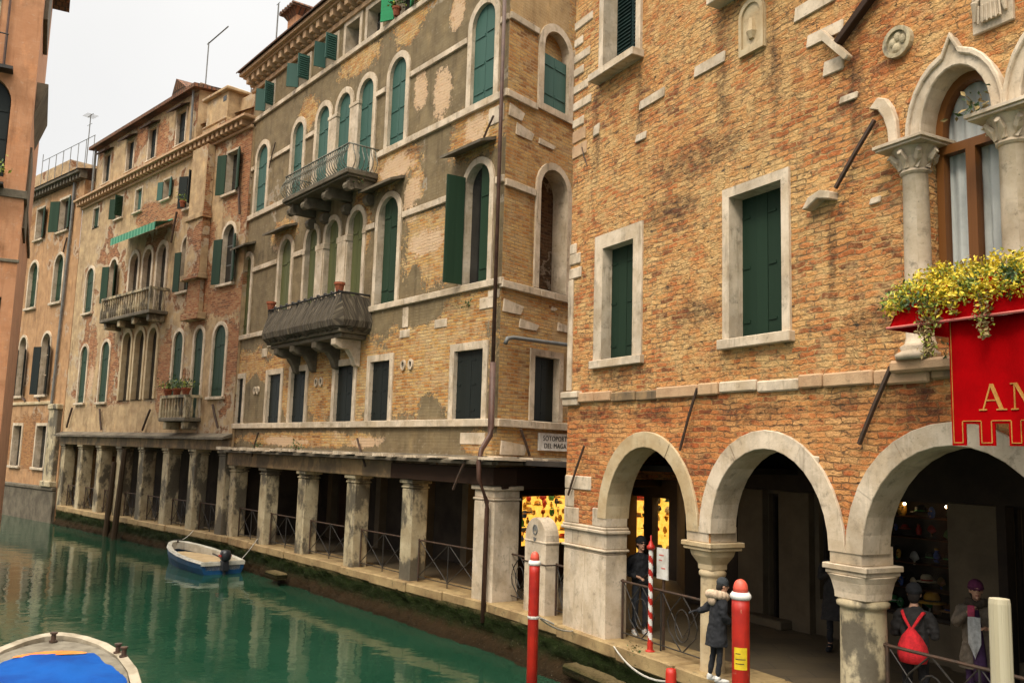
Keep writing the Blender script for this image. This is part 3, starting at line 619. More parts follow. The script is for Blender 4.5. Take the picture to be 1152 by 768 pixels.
for i, c in enumerate((6.045, 7.195, 8.345, 9.495)):
    k = MB(); k.lathe([(.26, 4.2), (.27, 4.26), (.2, 4.3), (.22, 4.34), (.165, 4.38), (.15, 4.45), (.14, 6.3), (.15, 6.31)], c, .02, 20)
    col = k.build('column', M['stone'], A, smooth=True)
    k = MB(); k.lathe([(.15, 6.3), (.175, 6.33), (.15, 6.36), (.16, 6.38), (.19, 6.5), (.25, 6.6), (.26, 6.61)], c, .02, 16)
    for q in range(8):         # acanthus leaves
        a = q*math.pi/4; ca, sa = math.cos(a), math.sin(a)
        k.tube([(c+.15*ca, .02+.15*sa, 6.37), (c+.19*ca, .02+.19*sa, 6.46), (c+.27*ca, .02+.27*sa, 6.54), (c+.29*ca, .02+.29*sa, 6.5)], [.04, .05, .035, .015], 5)
    k.box(c-.3, c+.3, -.28, .32, 6.6, 6.63); k.box(c-.325, c+.325, -.305, .345, 6.63, 6.67)
    k.build('capital', M['stone'], col, bevel=.008)
MB().box(5.75, 9.8, -.16, .3, 4.06, 4.2).build('window_ledge', M['pink_stone'], A, bevel=.03)
wb = MB(); wall_sheet(wb, out, hA, 0, .34)
wb.box(-1.33, -1.329, .002, 9, 2.62, 13.4); wb.box(13.6, 13.601, .002, 9, 0, 13.4); wb.box(-1.32, 13.6, 9, 9.002, 0, 13.4)
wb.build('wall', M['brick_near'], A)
for i, (x0, x1, zt) in enumerate(ARC):
    s = MB(); a_in, a_out = arc_pts(x0, x1, zt, 1.9), arc_pts(x0, x1, zt, 1.9, d=.25)
    n = len(a_in); st = 3
    # separate voussoirs with open joints
    for q in range(1, n-2, st):
        e = min(q+st, n-2); s.ring(a_in[q:e+1], a_out[q:e+1], -.035-rnd.uniform(0, .012), .44, closed=False)
        for m_, pp in ((q, 1), (e, -1)):
            (ix, iz), (ox, oz) = a_in[m_], a_out[m_]
            s.add([(ix, -.035, iz), (ox, -.035, oz), (ox, .44, oz), (ix, .44, iz)], [(0, 1, 2, 3)])
    s.build('arch_surround', M['stone_warm'] if i == 0 else M['stone'], A, bevel=.008)
# pier and columns of the arcade
pr = MB(); pr.box(-1.335, -.672, -.02, .42, -.3, 1.40); pr.box(-.668, .0, -.025, .42, -.3, 1.40); pr.box(-1.335, 0, -.022, .42, 1.40, 1.44)
pr.box(-1.37, .03, -.06, .45, 1.44, 1.485); pr.box(-1.335, 0, -.02, .42, 1.485, 1.74); pr.box(-1.38, .04, -.07, .46, 1.74, 1.80); pr.box(-1.36, .02, -.05, .44, 1.80, 1.85)
pr.box(-.42, 0, -.03, .42, 1.852, 2.16); pr.box(-1.345, -.88, -.03, .5, 1.852, 2.12); pr.box(-1.345, -.5, -.025, .4, 2.44, 2.68); pr.box(-1.345, -1.05, -.02, .4, 2.125, 2.435)
pr.build('pier', M['stone'], A, bevel=.015)
for i, (c, d) in enumerate(((2.32, .34), (4.98, .52), (7.85, .5), (10.65, .5), (13.3, .5))):
    r = d/2; k = MB()
    k.lathe([(r*1.12, -.2), (r*1.12, 0), (r*1.04, .08), (r, 1.32), (r*1.0, 1.36), (r*1.14, 1.38), (r*1.16, 1.42), (r*1.02, 1.46)], c, .27, 24)
    co = k.build('column', M['stone_warm' if i == 0 else 'stone_grimy'], A, smooth=True)
    k = MB(); k.lathe([(r*1.0, 1.46), (r*1.02, 1.54), (.25 if i == 0 else r*1.12, 1.66), (.27 if i == 0 else r*1.25, 1.74)], c, .27, 32, sq=.6)
    k.box(c-.3, c+.3, -.03, .57, 1.74, 1.79); k.box(c-.325, c+.325, -.055, .595, 1.79, 1.86)
    k.build('capital', M['stone_warm' if i == 0 else 'stone'], co, bevel=.01)
    MB().box(c-.235, c+.235, -.02, .53, 1.86, 2.08).build('impost', M['stone'], co, bevel=.01)
# string course of odd stones
x = -1.3; mbs = MB()
seq = [(.9, 1), (.5, 1), (.7, 0), (.55, 0), (1.0, 1), (.45, 1), (.75, 2), (.75, 2), (.4, 1), (.75, 1), (.75, 1), (.6, 0), (.8, 1), (.7, 1), (.8, 0), (.9, 1), (.7, 1), (.9, 1), (.8, 0), (.9, 1), (.9, 1)]
for l, m_ in seq:
    if x > 13.3: break
    dz = rnd.uniform(-.02, .02); mbs.box(x+.012, min(13.6, x+l-.012), -.045-rnd.uniform(0, .025), .02, 3.96+dz, 4.13+dz+rnd.uniform(-.02, .01), m_); x += l
mbs.build_each('string_course_stone', [M['beam_plaster'], M['pink_stone'], M['stone']], A, bevel=.02)
# odd stones set into the brick
odd = MB()
for x0, x1, z, h in ((2.2, 2.92, 8.9, .17), (.78, 1.48, 8.86, .15), (.68, 1.0, 8.32, .13), (-.63, -.42, 8.83, .2), (4.27, 4.98, 8.9, .2), (4.48, 5.1, 8.45, .17), (4.72, 5.1, 9.05, .08), (5.0, 5.3, 7.5, .09), (4.75, 5.1, 7.95, .2), (5.42, 5.6, 6.1, .08), (4.36, 4.6, 3.0, .13)):
    q = rnd.uniform(-.03, .03); odd.prism([(x0, z), (x1-.02, z+q*.5), (x1, z+h+q), (x0+.03, z+h)], -.03, .02)
odd.prism([(4.78, 8.47), (5.21, 7.98), (5.27, 8.02), (4.84, 8.55)], -.14, -.04)
pts = [(5.53+.06, 7.40), (5.5, 7.3)]
cc = [(5.54, 7.33), (5.66, 7.28), (5.74, 7.15), (5.79, 6.98), (5.81, 6.68)]
odd.prism([(x-.05, z-.06) for x, z in cc]+[(x+.07, z+.04) for x, z in reversed(cc)], -.07, .02)
odd.prism([(4.5, 6.24), (4.58, 6.24), (4.75, 6.33), (4.95, 6.28), (4.95, 6.38), (4.8, 6.43), (4.6, 6.38)], -.16, .02)
for i, z in enumerate((11.35, 11.0, 10.68, 10.4, 10.06, 9.72, 9.38)): odd.box(-1.345, -1.345+(.62, .3, .55, .34, .5, .62, .38)[i], -.025, .02, z-.17, z)
for z, l in ((6.95, .22), (6.75, .36), (6.48, .4)): odd.box(-1.345, -1.345+l, -.03, .02, z-.2, z)
odd.box(-1.345, -1.2, -.04, .02, 4.2, 6.27); odd.box(-1.42, -.86, -.12, .02, 4.06, 4.18); odd.box(-1.4, -.9, -.09, .02, 3.93, 4.055)
odd.build_each('set_stone', M['stone'], A, bevel=.015)
odd = MB()
for i, z in enumerate((9.15, 8.85)): odd.box(-1.345, -.9+.05*i, -.02, .02, z-.24, z)
odd.build_each('quoin', M['pink_stone'], A, bevel=.01)
pl = MB(); pl.prism(arch(3.24, 3.75, 8.8, 9.62), -.03, .02); pl.ring(arch(3.31, 3.68, 8.9, 9.54), arch(3.25, 3.74, 8.8, 9.61), -.06, -.028); pl.lathe([(.05, 9.0), (.09, 9.1), (.06, 9.25), (.05, 9.3)], 3.5, -.03, 8); pl.build('relief_plaque', M['stone_warm'], A)
rd = MB(); ring_ = [(5.9+.19*math.cos(i*math.pi/10), 7.95+.19*math.sin(i*math.pi/10)) for i in range(20)]
rd.prism(ring_, -.035, .02); rd.ring([(5.9+.14*math.cos(i*math.pi/10), 7.95+.14*math.sin(i*math.pi/10)) for i in range(20)], ring_, -.07, -.03)
for a in (.3, 1.6, 2.9, 4.3): rd.sphere((5.9+.07*math.cos(a), -.035, 7.95+.07*math.sin(a)), (.05, .03, .06), 8, 6)
rd.build('roundel', M['stone_grimy'], A)
rl = MB(); rl.box(6.83, 7.28, -.04, .02, 7.63, 8.35); rl.sphere((7.05, -.06, 8.18), (.07, .05, .08)); rl.prism([(6.95, 7.72), (7.16, 7.72), (7.14, 8.1), (6.97, 8.1)], -.09, -.03)
for sx in (-1, 1): rl.tube([(7.05+sx*.05, -.07, 8.05), (7.05+sx*.15, -.08, 7.95), (7.05+sx*.17, -.06, 7.75)], [.03, .05, .02], 6)
for q in range(6): rl.tube([(6.93+q*.05, -.09, 7.7), (6.95+q*.045, -.1, 7.9)], .015, 5)
rl.build('carved_relief', M['stone'], A, bevel=.01)
for a in ((5.72, 4.14, 5.26, 3.27, .03), (2.37, 4.07, 1.98, 3.16, .022), (-.64, 3.21, -1.14, 2.33, .022), (5.58, 7.1, 4.98, 6.42, .03), (-.92, 8.72, -.72, 8.3, .012)): iron_rod(A, *a[:4], r=a[4], y=-.07)
MB().prism([(5.0, 8.28), (5.08, 8.24), (5.75, 8.72), (5.7, 8.8)], -.13, -.02).build('timber_tie', M['old_wood'], A, bevel=.01)
# portico: ceiling, rear wall, shop fronts
cb = MB(); cb.box(-1.3, 13.6, .46, 4.3, 3.62, 3.7); cb.box(-10.5, -1.3, 4.2, 6.7, 3.62, 3.7)
for q in range(33): cb.box(-1.2+q*.44, -1.06+q*.44, .52, 4.04, 3.42, 3.62)
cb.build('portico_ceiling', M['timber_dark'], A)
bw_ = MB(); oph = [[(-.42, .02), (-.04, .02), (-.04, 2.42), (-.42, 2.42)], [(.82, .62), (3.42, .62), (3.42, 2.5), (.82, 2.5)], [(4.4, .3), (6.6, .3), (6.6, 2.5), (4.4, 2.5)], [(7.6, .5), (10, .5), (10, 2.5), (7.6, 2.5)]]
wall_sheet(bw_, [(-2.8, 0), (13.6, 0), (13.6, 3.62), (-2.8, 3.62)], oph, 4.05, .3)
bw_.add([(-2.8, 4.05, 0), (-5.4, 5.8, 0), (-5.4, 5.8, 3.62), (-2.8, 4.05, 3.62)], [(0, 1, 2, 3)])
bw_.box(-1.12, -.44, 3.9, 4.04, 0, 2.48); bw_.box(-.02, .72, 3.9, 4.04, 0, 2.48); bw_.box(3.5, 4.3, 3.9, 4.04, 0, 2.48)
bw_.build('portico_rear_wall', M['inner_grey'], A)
lb = MB(); lb.box(-2.7, 13.5, 3.8, 4.04, 2.5, 3.6); lb.box(4.32, 4.46, 3.86, 4.04, 0, 2.5); lb.box(-2.78, -1.16, 3.92, 4.03, .02, 2.5); lb.build('portico_lintel', M['timber_dark'], A)
db = MB(); db.box(-.7, .3, 3.6, 3.9, 0, .16); db.build('door_step', M['inner_grey'], A, bevel=.02)
for x0, x1, z0, z1 in ((-.42, -.04, .02, 2.42), (.82, 3.42, .62, 2.5), (4.4, 6.6, .3, 2.5), (7.6, 10, .5, 2.5)):
    f = MB(); f.box(x0, x1, 5.1, 5.12, z0, z1); f.box(x0-.02, x0, 4.36, 5.1, z0, z1); f.box(x1, x1+.02, 4.36, 5.1, z0, z1); f.box(x0, x1, 4.36, 5.1, z0-.03, z0); f.box(x0, x1, 4.36, 5.1, z1, z1+.03)
    sw = f.build('shop_window', M['inner_dark'], A)
    if x1-x0 > 1:
        f = MB()
        for zz in (z0+.36, z0+.78, z0+1.2, z0+1.55): f.box(x0, x1, 4.7, 5.1, zz-.012, zz)
        f.build('shelving', M['brown_wood'], sw)
    MB().box(x0, x1, 4.2, 4.21, z0, z1).build('pane', M['pane'], sw)
    f = MB(); f.ring([(x0+.05, z0+.05), (x1-.05, z0+.05), (x1-.05, z1-.05), (x0+.05, z1-.05)], [(x0, z0), (x1, z0), (x1, z1), (x0, z1)], 4.16, 4.24); f.build('frame', M['timber_dark'], sw)
    if x1-x0 > 1:
        f = MB()
        for q in range(3): f.sphere((x0+.5+q*(x1-x0-1)/2, 4.7, z1-.12), .026, 8, 5)
        f.build('lamp', M['bulb'], sw)
# lit shop across the passage
sf = MB(); wall_sheet(sf, [(-10.5, 0), (-5.3, 0), (-5.3, 3.62), (-10.5, 3.62)], [[(-7.85, .12), (-6.78, .12), (-6.78, 2.0), (-7.85, 2.0)], [(-6.42, .12), (-5.72, .12), (-5.72, 2.0), (-6.42, 2.0)]], 5.8, .2)
sfo = sf.build('lit_shop_front', M['timber_dark'], A)
gl = MB(); gl.box(-10.5, -5.6, 6.6, 6.62, 0, 2.4); gl.box(-10.5, -5.6, 6.0, 6.6, .1, .13); gl.box(-10.5, -5.6, 6.4, 6.6, 1.0, 1.01); gl.box(-10.5, -5.6, 6.4, 6.6, 1.5, 1.51); gl.build('display_back', M['glow'], sfo)
MB().box(-7.85, -5.72, 5.9, 5.91, .12, 2.0).build('pane', M['pane'], sfo)
for x in (-7.3, -6.1): MB().box(x-.35, x+.35, 5.98, 6.06, 2.08, 2.12).build('lamp', M['bulb'], sfo)
MB().box(-1.35, 13.8, -.5, .0, 13.4, 13.75).build('cornice', M['stone_grimy'], A, bevel=.03)
MB().add([(-1.8, -.6, 13.76), (14.2, -.6, 13.76), (14.2, 4.5, 15.6), (-1.8, 4.5, 15.6), (14.2, 9.4, 13.76), (-1.8, 9.4, 13.76)], [(0, 1, 2, 3), (3, 2, 4, 5), (0, 3, 5), (1, 4, 2)]).build('roof', M['tile'], A)

# ================================================================== THE GREY STUCCO PALACE
B = thing('stucco_palace', 'grey stucco palace with peeling plaster, teal arched shutters and two balconies', 'building', (*FB[0], 0), FB[1])
hB = []
K3 = dict(fw=.17, proud=.045, depth=.05, sh='shutter_teal', rails=3)
window(B, hB, -14.05, -13.15, 10.88, 13.22, **K3); window(B, hB, -11.15, -10.38, 10.88, 13.2, **K3)
for a, b in ((-9.42, -8.62), (-8.1, -7.3), (-6.78, -5.98)): window(B, hB, a, b, 10.28, 13.2, **K3)
window(B, hB, -5.1, -4.28, 10.88, 13.22, **K3); window(B, hB, -1.36, -.48, 10.88, 13.2, **K3)
K2 = dict(fw=.15, proud=.045, depth=.07, sh='shutter_olive', rails=2)
window(B, hB, -14.7+.08, -13.95, 6.72, 9.45, **K2); window(B, hB, -11.62, -10.75, 6.72, 9.5, **K2)
for a, b in ((-9.72, -8.95), (-8.42, -7.6), (-7.02, -6.18)): window(B, hB, a, b, 6.12, 9.5, **K2, gapx=.1)
K2['sh'] = 'shutter_green'
window(B, hB, -5.36, -4.35, 6.72, 9.5, **K2, gapx=.16)
window(B, hB, -1.4, -.48, 6.72, 9.42, fw=.15, depth=.07, sh='shutter_green', fill='right', rails=2, opens=[('L', 97)], leaf_h=9.2)
for a, b in ((-14.5, -13.98), (-11.95, -10.98), (-10.2, -9.22), (-7.35, -6.32), (-5.42, -4.45), (-1.62, -.54)):
    window(B, hB, a, b, 3.75, 5.25, 'rect', .17, .035, .07, sh='shutter_slate', rails=0)
window(B, hB, -13.65, -13.0, 14.4, 15.25, 'rect', .1, .03, .2, fill='dark', sh='shutter_teal', opens=[('L', 120), ('R', 100)], leaf_h=15.2)
window(B, hB, -11.0, -10.25, 14.4, 15.25, 'rect', .1, .03, .2, fill='dark', sh='shutter_teal', opens=[('L', 120), ('R', 90)], leaf_h=15.2)
window(B, hB, -9.1, -8.4, 14.4, 15.25, 'rect', .1, .03, .2, fill='dark', sh='shutter_teal', opens=[('L', 100), ('R', 90)], leaf_h=15.2)
window(B, hB, -7.85, -7.02, 14.4, 15.28, 'rect', .14, .03, .3, fill='dark', pane='recess')
window(B, hB, -6.55, -5.8, 14.4, 15.28, 'rect', .14, .03, .2, fill='dark', pane='glass', muntin='zinc')
window(B, hB, -5.05, -4.2, 14.4, 15.28, 'rect', .12, .03, .2, fill='dark', sh='shutter_bright', opens=[('L', 155), ('R', 155)], leaf_h=15.25)
window(B, hB, -2.4, -1.5, 14.4, 15.28, 'rect', .12, .03, .2, fill='closed', sh='shutter_teal')
wb = MB(); wall_sheet(wb, [(-14.75, 2.42), (0, 2.42), (0, 15.7), (-14.75, 15.7)], hB, 0, .34)
wb.box(-14.751, -14.749, .01, 9, 2.42, 15.7)
wb.build('wall', M['stucco_wall'], B)
hS = []
window(B, hS, 1.2, 2.14, 10.95, 12.82, fw=.18, depth=.08, fill='dark', pane='side_brick', T=T_S, fbot=.16)
s_ = MB(T_S)
for x0 in (1.21, 1.675):
    s_.box(x0, x0+.455, .04, .085, 10.96, 12.22)
    for z in (11.25, 11.95): s_.box(x0+.03, x0+.425, .025, .04, z, z+.07)
s_.build('shutter', M['shutter_teal'], B)
window(B, hS, 1.2, 2.2, 6.68, 9.5, fw=.16, depth=.3, fill='dark', pane='niche', T=T_S)
window(B, hS, 1.16, 2.04, 3.76, 5.18, 'rect', .15, .035, .14, sh='shutter_slate', T=T_S, rails=0, gapx=0)
wb = MB(T_S); wall_sheet(wb, [(0, 2.42), (7, 2.42), (7, 15.7), (0, 15.7)], hS, 0, .34)
wb.build('side_wall', M['side_brick'], B)
# sills and string courses, broken at the openings
sb = MB()
def band(mb, x0, x1, z0, z1, gaps=(), y=-.07):
    xs = x0
    for a, b in sorted(gaps)+[(x1, x1)]:
        x = xs
        while x < a-.02:
            l = min(rnd.uniform(1.0, 2.2), a-x)
            if a-x-l < .4: l = a-x
            mb.box(x+.003, x+l-.003, y-rnd.uniform(0, .012), .03, z0, z1); x += l
        xs = max(xs, b)
band(sb, -14.78, .05, 14.24, 14.395); band(sb, -14.78, .06, 10.7, 10.875, [(-9.8, -5.6)]); band(sb, -14.78, .06, 6.56, 6.715, [(-10.0, -5.8)]); band(sb, -14.78, .06, 3.58, 3.745, y=-.09)
band(sb, -14.78, 0, 12.47, 12.62, [(-14.24, -12.96), (-11.34, -10.2), (-9.6, -5.8), (-5.3, -4.1), (-1.56, -.3)], y=-.055)
band(sb, -14.78, 0, 8.8, 8.96, [(-14.8, -13.76), (-11.8, -10.56), (-9.9, -6.0), (-5.55, -4.16), (-2.0, -.3)], y=-.055)
sb.build_each('string_course', M['stone'], B, bevel=.012)
sb = MB(T_S); band(sb, -.05, 6.5, 10.7, 10.86, [(1.0, 2.36)]); band(sb, -.05, 6.5, 6.5, 6.66, y=-.075); band(sb, -.05, 6.5, 3.58, 3.745, y=-.09); band(sb, 0, 6.5, 12.5, 12.66, [(1.0, 2.34)], y=-.055); band(sb, 0, 6.5, 8.72, 8.88, [(1.02, 2.38)], y=-.055)
band(sb, 0, 6.5, 14.24, 14.395)
for x0, x1, z, h in ((.05, .6, 10.3, .3), (.3, .95, 9.95, .28), (1.1, 1.75, 9.98, .14), (.05, .75, 6.0, .28), (.6, 1.3, 5.72, .2), (1.95, 2.5, 5.82, .2), (1.7, 1.95, 6.25, .1), (.1, 1.0, 3.0, .3)): sb.prism([(x0, z), (x1-.1, z), (x1, z+h*.7), (x0+.03, z+h)], -.025, .02)
sb.build_each('string_course', M['stone'], B, bevel=.012)
sb = MB()
for x0, x1, z, h in ((-3.95, -3.7, 6.0, .5), (-4.05, -3.6, 5.75, .2), (-2.5, -2.0, 5.85, .2), (-.75, -.2, 6.1, .25), (-.45, -.05, 6.3, .18), (-12.6, -12.2, 5.85, .28), (-12.2, -11.9, 6.15, .2), (-.65, -.1, 10.2, .4), (-1.3, -.4, 3.2, .25), (-8.6, -8.4, 11.5, .4)): sb.box(x0, x1, -.022, .02, z, z+h)
sb.build_each('set_stone', M['stone'], B, bevel=.012)
# imposts at the arch springings of the triple lights
im = MB()
for a, b in ((-8.62, -8.1), (-7.3, -6.78)): im.box(a-.02, b+.02, -.075, .1, 12.6, 12.72); im.box(a+.02, b-.02, -.062, .1, 10.3, 12.6)
for a, b in ((-8.95, -8.42), (-7.6, -7.02)): im.box(a-.02, b+.02, -.085, .12, 8.72, 8.9); im.box(a+.05, b-.05, -.09, .12, 6.2, 8.72)
for a, b in ((-9.9, -9.72), (-6.18, -6.0)): im.box(a, b, -.07, .1, 8.75, 8.9)
im.build_each('pilaster', M['stone'], B, bevel=.015)
# drip hoods
for x0, x1, z in ((-15.0, -13.75, 9.74), (-12.2, -10.5, 9.76), (-5.85, -4.15, 9.78), (-1.95, -.35, 9.76)):
    MB().add([(x0, -.42, z), (x1, -.42, z), (x1, 0, z+.16), (x0, 0, z+.16), (x0, -.42, z-.06), (x1, -.42, z-.06), (x1, 0, z+.08), (x0, 0, z+.08)], [(0, 1, 2, 3), (4, 5, 1, 0), (5, 6, 2, 1), (7, 4, 0, 3), (7, 6, 5, 4)]).build('drip_hood', M['stone_dark'], B)
# cornice with brackets, roof
for T, x0, x1, nm in ((None, -15.1, .45, 'cornice'), (T_S, -.45, 7, 'side_cornice')):
    c = MB(T); c.box(x0, x1, -.5, 0, 15.98, 16.1); c.box(x0+.08, x1-.08, -.38, 0, 15.9, 15.98); c.box(x0+.2, x1-.2, -.09, .02, 15.42, 15.58)
    q = x0+.3
    while q < x1-.3: c.box(q, q+.2, -.34, 0, 15.66, 15.9); c.box(q+.02, q+.18, -.2, 0, 15.58, 15.66); q += .46
    c.build(nm, M['pink_stone'], B, bevel=.01)
rf = MB().add([(-15.2, -.58, 16.1), (.5, -.58, 16.1), (-1.5, 5, 16.9), (-13.5, 5, 16.9), (.5, 9, 16.1), (-15.2, 9, 16.1), (-15.2, -.58, 16.16), (.5, -.58, 16.16)], [(6, 7, 2, 3), (3, 2, 4, 5), (6, 3, 5), (7, 4, 2), (0, 1, 7, 6)]).build('roof', M['tile'], B)
c = MB(); c.box(-14.45, -13.7, .9, 1.6, 15.9, 18.28); c.build('chimney', M['orange_wall'], rf)
c = MB(); c.add([(-14.45, .9, 18.28), (-13.7, .9, 18.28), (-13.7, 1.6, 18.28), (-14.45, 1.6, 18.28), (-14.65, .75, 18.55), (-13.5, .75, 18.55), (-13.5, 1.75, 18.55), (-14.65, 1.75, 18.55)], [(0, 1, 5, 4), (1, 2, 6, 5), (2, 3, 7, 6), (3, 0, 4, 7), (4, 5, 6, 7)])
for q in range(6): c.tube([(-14.6+q*.21, .65, 18.57), (-14.6+q*.21, 1.85, 18.6)], .09, 6)
c.build('chimney_pot', M['tile'], rf)
# iron balcony, third floor
bal = MB(); bal.box(-9.6, -5.55, -.92, 0, 10.14, 10.26); bal.box(-9.55, -5.6, -.86, 0, 10.08, 10.14)
bo = bal.build('upper_balcony', M['stone_dark'], B, bevel=.015)
rb = MB(); prof = lambda t: .16*math.sin(t*math.pi)*(1-t)*1.7
def bar(x, y, dx, dy): rb.tube([(x+dx*prof(t), y+dy*prof(t), 10.27+.66*t) for t in (0, .15, .3, .45, .6, .8, 1)], .014, 5, caps=False)
for q in range(31): bar(-9.52+q*.13, -.86, 0, -1)
for q in range(6): bar(-5.6, -.75+q*.13, 1, 0); bar(-9.55, -.75+q*.13, -1, 0)
rb.tube([(-9.56, 0, 10.94), (-9.56, -.87, 10.94), (-5.58, -.87, 10.94), (-5.58, 0, 10.94)], .022, 6)
rb.tube([(-9.56, 0, 10.28), (-9.56, -.87, 10.28), (-5.58, -.87, 10.28), (-5.58, 0, 10.28)], .018, 6)
rb.build('railing', M['pale_iron'], bo, smooth=True)
for x in (-9.3, -8.36, -7.04, -5.8):
    k = MB(); k.prism([(x-.11, 10.08), (x+.11, 10.08), (x+.11, 9.8), (x-.11, 9.8)], -.75, 0); k.tube([(x-.11, -.72, 9.86), (x+.11, -.72, 9.86)], .13, 10); k.tube([(x-.1, -.1, 9.6), (x+.1, -.1, 9.6)], .16, 10); k.build('bracket', M['stone_dark'], bo, bevel=.01)
# reed covered balcony, second floor
bal = MB(); bal.box(-10.3, -5.65, -.84, 0, 5.98, 6.1); bal.box(-10.2, -5.75, -.74, 0, 5.86, 5.98)
bo = bal.build('lower_balcony', M['stone_dark'], B, bevel=.02)
def reeds():
    mb = MB(); path = []
    for q in range(7): path.append((-10.3, -.8*q/6, -1, 0))
    for q in range(1, 60): path.append((-10.3+4.62*q/60, -.82, 0, -1))
    for q in range(7): path.append((-5.68, -.8+.8*q/6, 1, 0))
    levels = [(6.06, .06), (6.14, .17), (6.3, .2), (6.55, .13), (6.8, .05), (6.98, 0)]
    P = []; s = 0
    for i, (x, y, nx, ny) in enumerate(path):
        j = rnd.uniform(-.022, .022); jz = rnd.uniform(-.06, .04)
        for (z, o) in levels: P.append((x+nx*(o+j), y+ny*(o+j), z+(jz if z > 6.9 or z < 6.1 else 0)))
    m = len(levels); fs = [(i*m+q, (i+1)*m+q, (i+1)*m+q+1, i*m+q+1) for i in range(len(path)-1) for q in range(m-1)]
    mb.add(P, fs, uv=lambda v: (v.x-v.y, v.z)); mb.add([(p[0], p[1]+.05, p[2]) for p in P], fs, uv=lambda v: (v.x-v.y, v.z)); return mb
reeds().build('reed_screen', M['reed'], bo)
rb = MB(); rb.tube([(-10.3, 0, 7.02), (-10.3, -.83, 7.02), (-5.68, -.83, 7.02), (-5.68, 0, 7.02)], .03, 6)
for q in range(36): rb.tube([(-10.3+4.62*q/35, -.83, 6.1), (-10.3+4.62*q/35, -.83, 7.02)], .012, 4)
for q in range(12): rb.sphere((-10.2+q*.4, -.83, 7.06), (.05, .05, .04), 6, 4)
rb.build('railing', M['black_iron'], bo)
for x in (-9.8, -8.7, -7.3, -6.15):
    k = MB(); pr_ = [(0, 5.86), (-.75, 5.86), (-.75, 5.7), (-.6, 5.62), (-.35, 5.6), (-.2, 5.4), (-.12, 5.2), (0, 5.16)]
    k.add([(x-.12, y, z) for y, z in pr_]+[(x+.12, y, z) for y, z in pr_], [tuple(range(8)), tuple(range(15, 7, -1))]+[(i, 8+i, 8+(i+1) % 8, (i+1) % 8) for i in range(8)]); k.build('bracket', M['stone' if x > -6.5 else 'stone_dark'], bo, bevel=.01)
# vents, tie bars, pipes
for x, z in ((-3.8, 5.08), (-3.46, 5.08), (-8.5, 4.87), (-8.2, 4.87), (-12.95, 4.8), (-12.7, 4.8)):
    v = MB(); v.ring([(x+.06*math.cos(a*.5236), z+.085*math.sin(a*.5236)) for a in range(12)], [(x+.1*math.cos(a*.5236), z+.13*math.sin(a*.5236)) for a in range(12)], -.05, .01)
    v.prism([(x+.06*math.cos(a*.5236), z+.085*math.sin(a*.5236)) for a in range(12)], -.012, .0, 1)
    v.build('vent_ring', [M['stone'], M['glass']], B)
iron_rod(B, -12.2, 3.45, -12.6, 2.7, y=-.12, r=.03); iron_rod(B, -5.75, 3.3, -5.25, 2.6, y=-.12, r=.03); iron_rod(B, -.5, 2.85, -.9, 2.25, y=-.42, r=.03)
iron_rod(B, .62, 3.55, .95, 3.0, T_S, r=.03, y=-.12); iron_rod(B, -12.5, 13.0, -12.9, 12.2, r=.02); iron_rod(B, -.75, 9.85, -.35, 10.35, r=.025, y=-.1)
MB().tube([(.0, -.16, 15.9), (.0, -.16, 4.9)], .042, 10).build('drain_pipe', M['pipe'], B, smooth=True)
MB().tube([(.0, -.16, 4.9), (.0, -.16, 3.55), (.02, -.18, 3.4), (.06, -.42, 3.1), (.08, -.5, 2.85), (.06, -.46, 2.5), (-.06, -.16, 2.05), (-.08, -.13, 1.9), (-.1, -.13, -.35)], [.062, .066, .06, .055, .05, .05, .05, .05, .05], 10).build('drain_pipe', M['pipe'], B, smooth=True)
MB(T_S).tube([(.02, -.14, 5.3), (.08, -.14, 5.42), (.3, -.12, 5.46), (4.5, -.1, 5.6)], .045, 8).build('horizontal_pipe', M['zinc'], B, smooth=True)
# canopy, beams, columns of the quay arcade
for T, x0, x1, nm in ((None, -14.75, .42, 'canopy'), (T_S, -.42, 6.5, 'side_canopy')):
    c = MB(T); c.add([(x0, -.42, 2.8), (x1, -.42, 2.8), (x1, 0, 2.88), (x0, 0, 2.88), (x0, -.42, 2.86), (x1, -.42, 2.86), (x1, 0, 2.97), (x0, 0, 2.97)], [(3, 2, 1, 0), (0, 1, 5, 4), (4, 5, 6, 7), (1, 2, 6, 5), (0, 4, 7, 3)])
    q = x0
    while q < x1-.3:
        l = rnd.uniform(.25, .6); z = 2.87+rnd.uniform(0, .03); y_ = rnd.uniform(0, .07)
        c.box(q, q+l, -.47-y_, -.2+y_, z, z+rnd.uniform(.04, .10), 1); q += l+(rnd.uniform(.1, .55) if rnd.random() < .6 else .02)
    c.build(nm, [M['stone_dark'], M['stone']], B)
b_ = MB(); b_.box(-14.75, -4.0, -.1, .55, 2.36, 2.79); b_.build('beam', M['beam_plaster'], B, bevel=.02)
b_ = MB(); b_.box(-3.98, .1, -.14, .5, 2.37, 2.74); b_.build('timber_beam', M['old_wood'], B, bevel=.015)
b_ = MB(T_S); b_.box(.1, 6.6, -.12, .45, 2.3, 2.75); b_.build('timber_beam', M['old_wood'], B, bevel=.015)
def square_column(root, x, w, zt, y0=-.02, mat='stone_grimy', zb=-.15, T=None, cap=.2):
    k = MB(T); k.box(x-w/2, x+w/2, y0, y0+w, zb, zt-cap)
    co = k.build('column', M[mat], root, bevel=.03)
    k = MB(T); k.box(x-w/2-.02, x+w/2+.02, y0-.02, y0+w+.02, zt-cap, zt-cap+.05); k.box(x-w/2+.01, x+w/2-.01, y0+.01, y0+w-.01, zt-cap+.05, zt-.09); k.box(x-w/2-.05, x+w/2+.05, y0-.05, y0+w+.05, zt-.09, zt); k.build('capital', M[mat], co, bevel=.015)
    return co
for x in (-14.4, -11.85, -9.1, -6.15, -3.38): square_column(B, x, .46, 2.36)
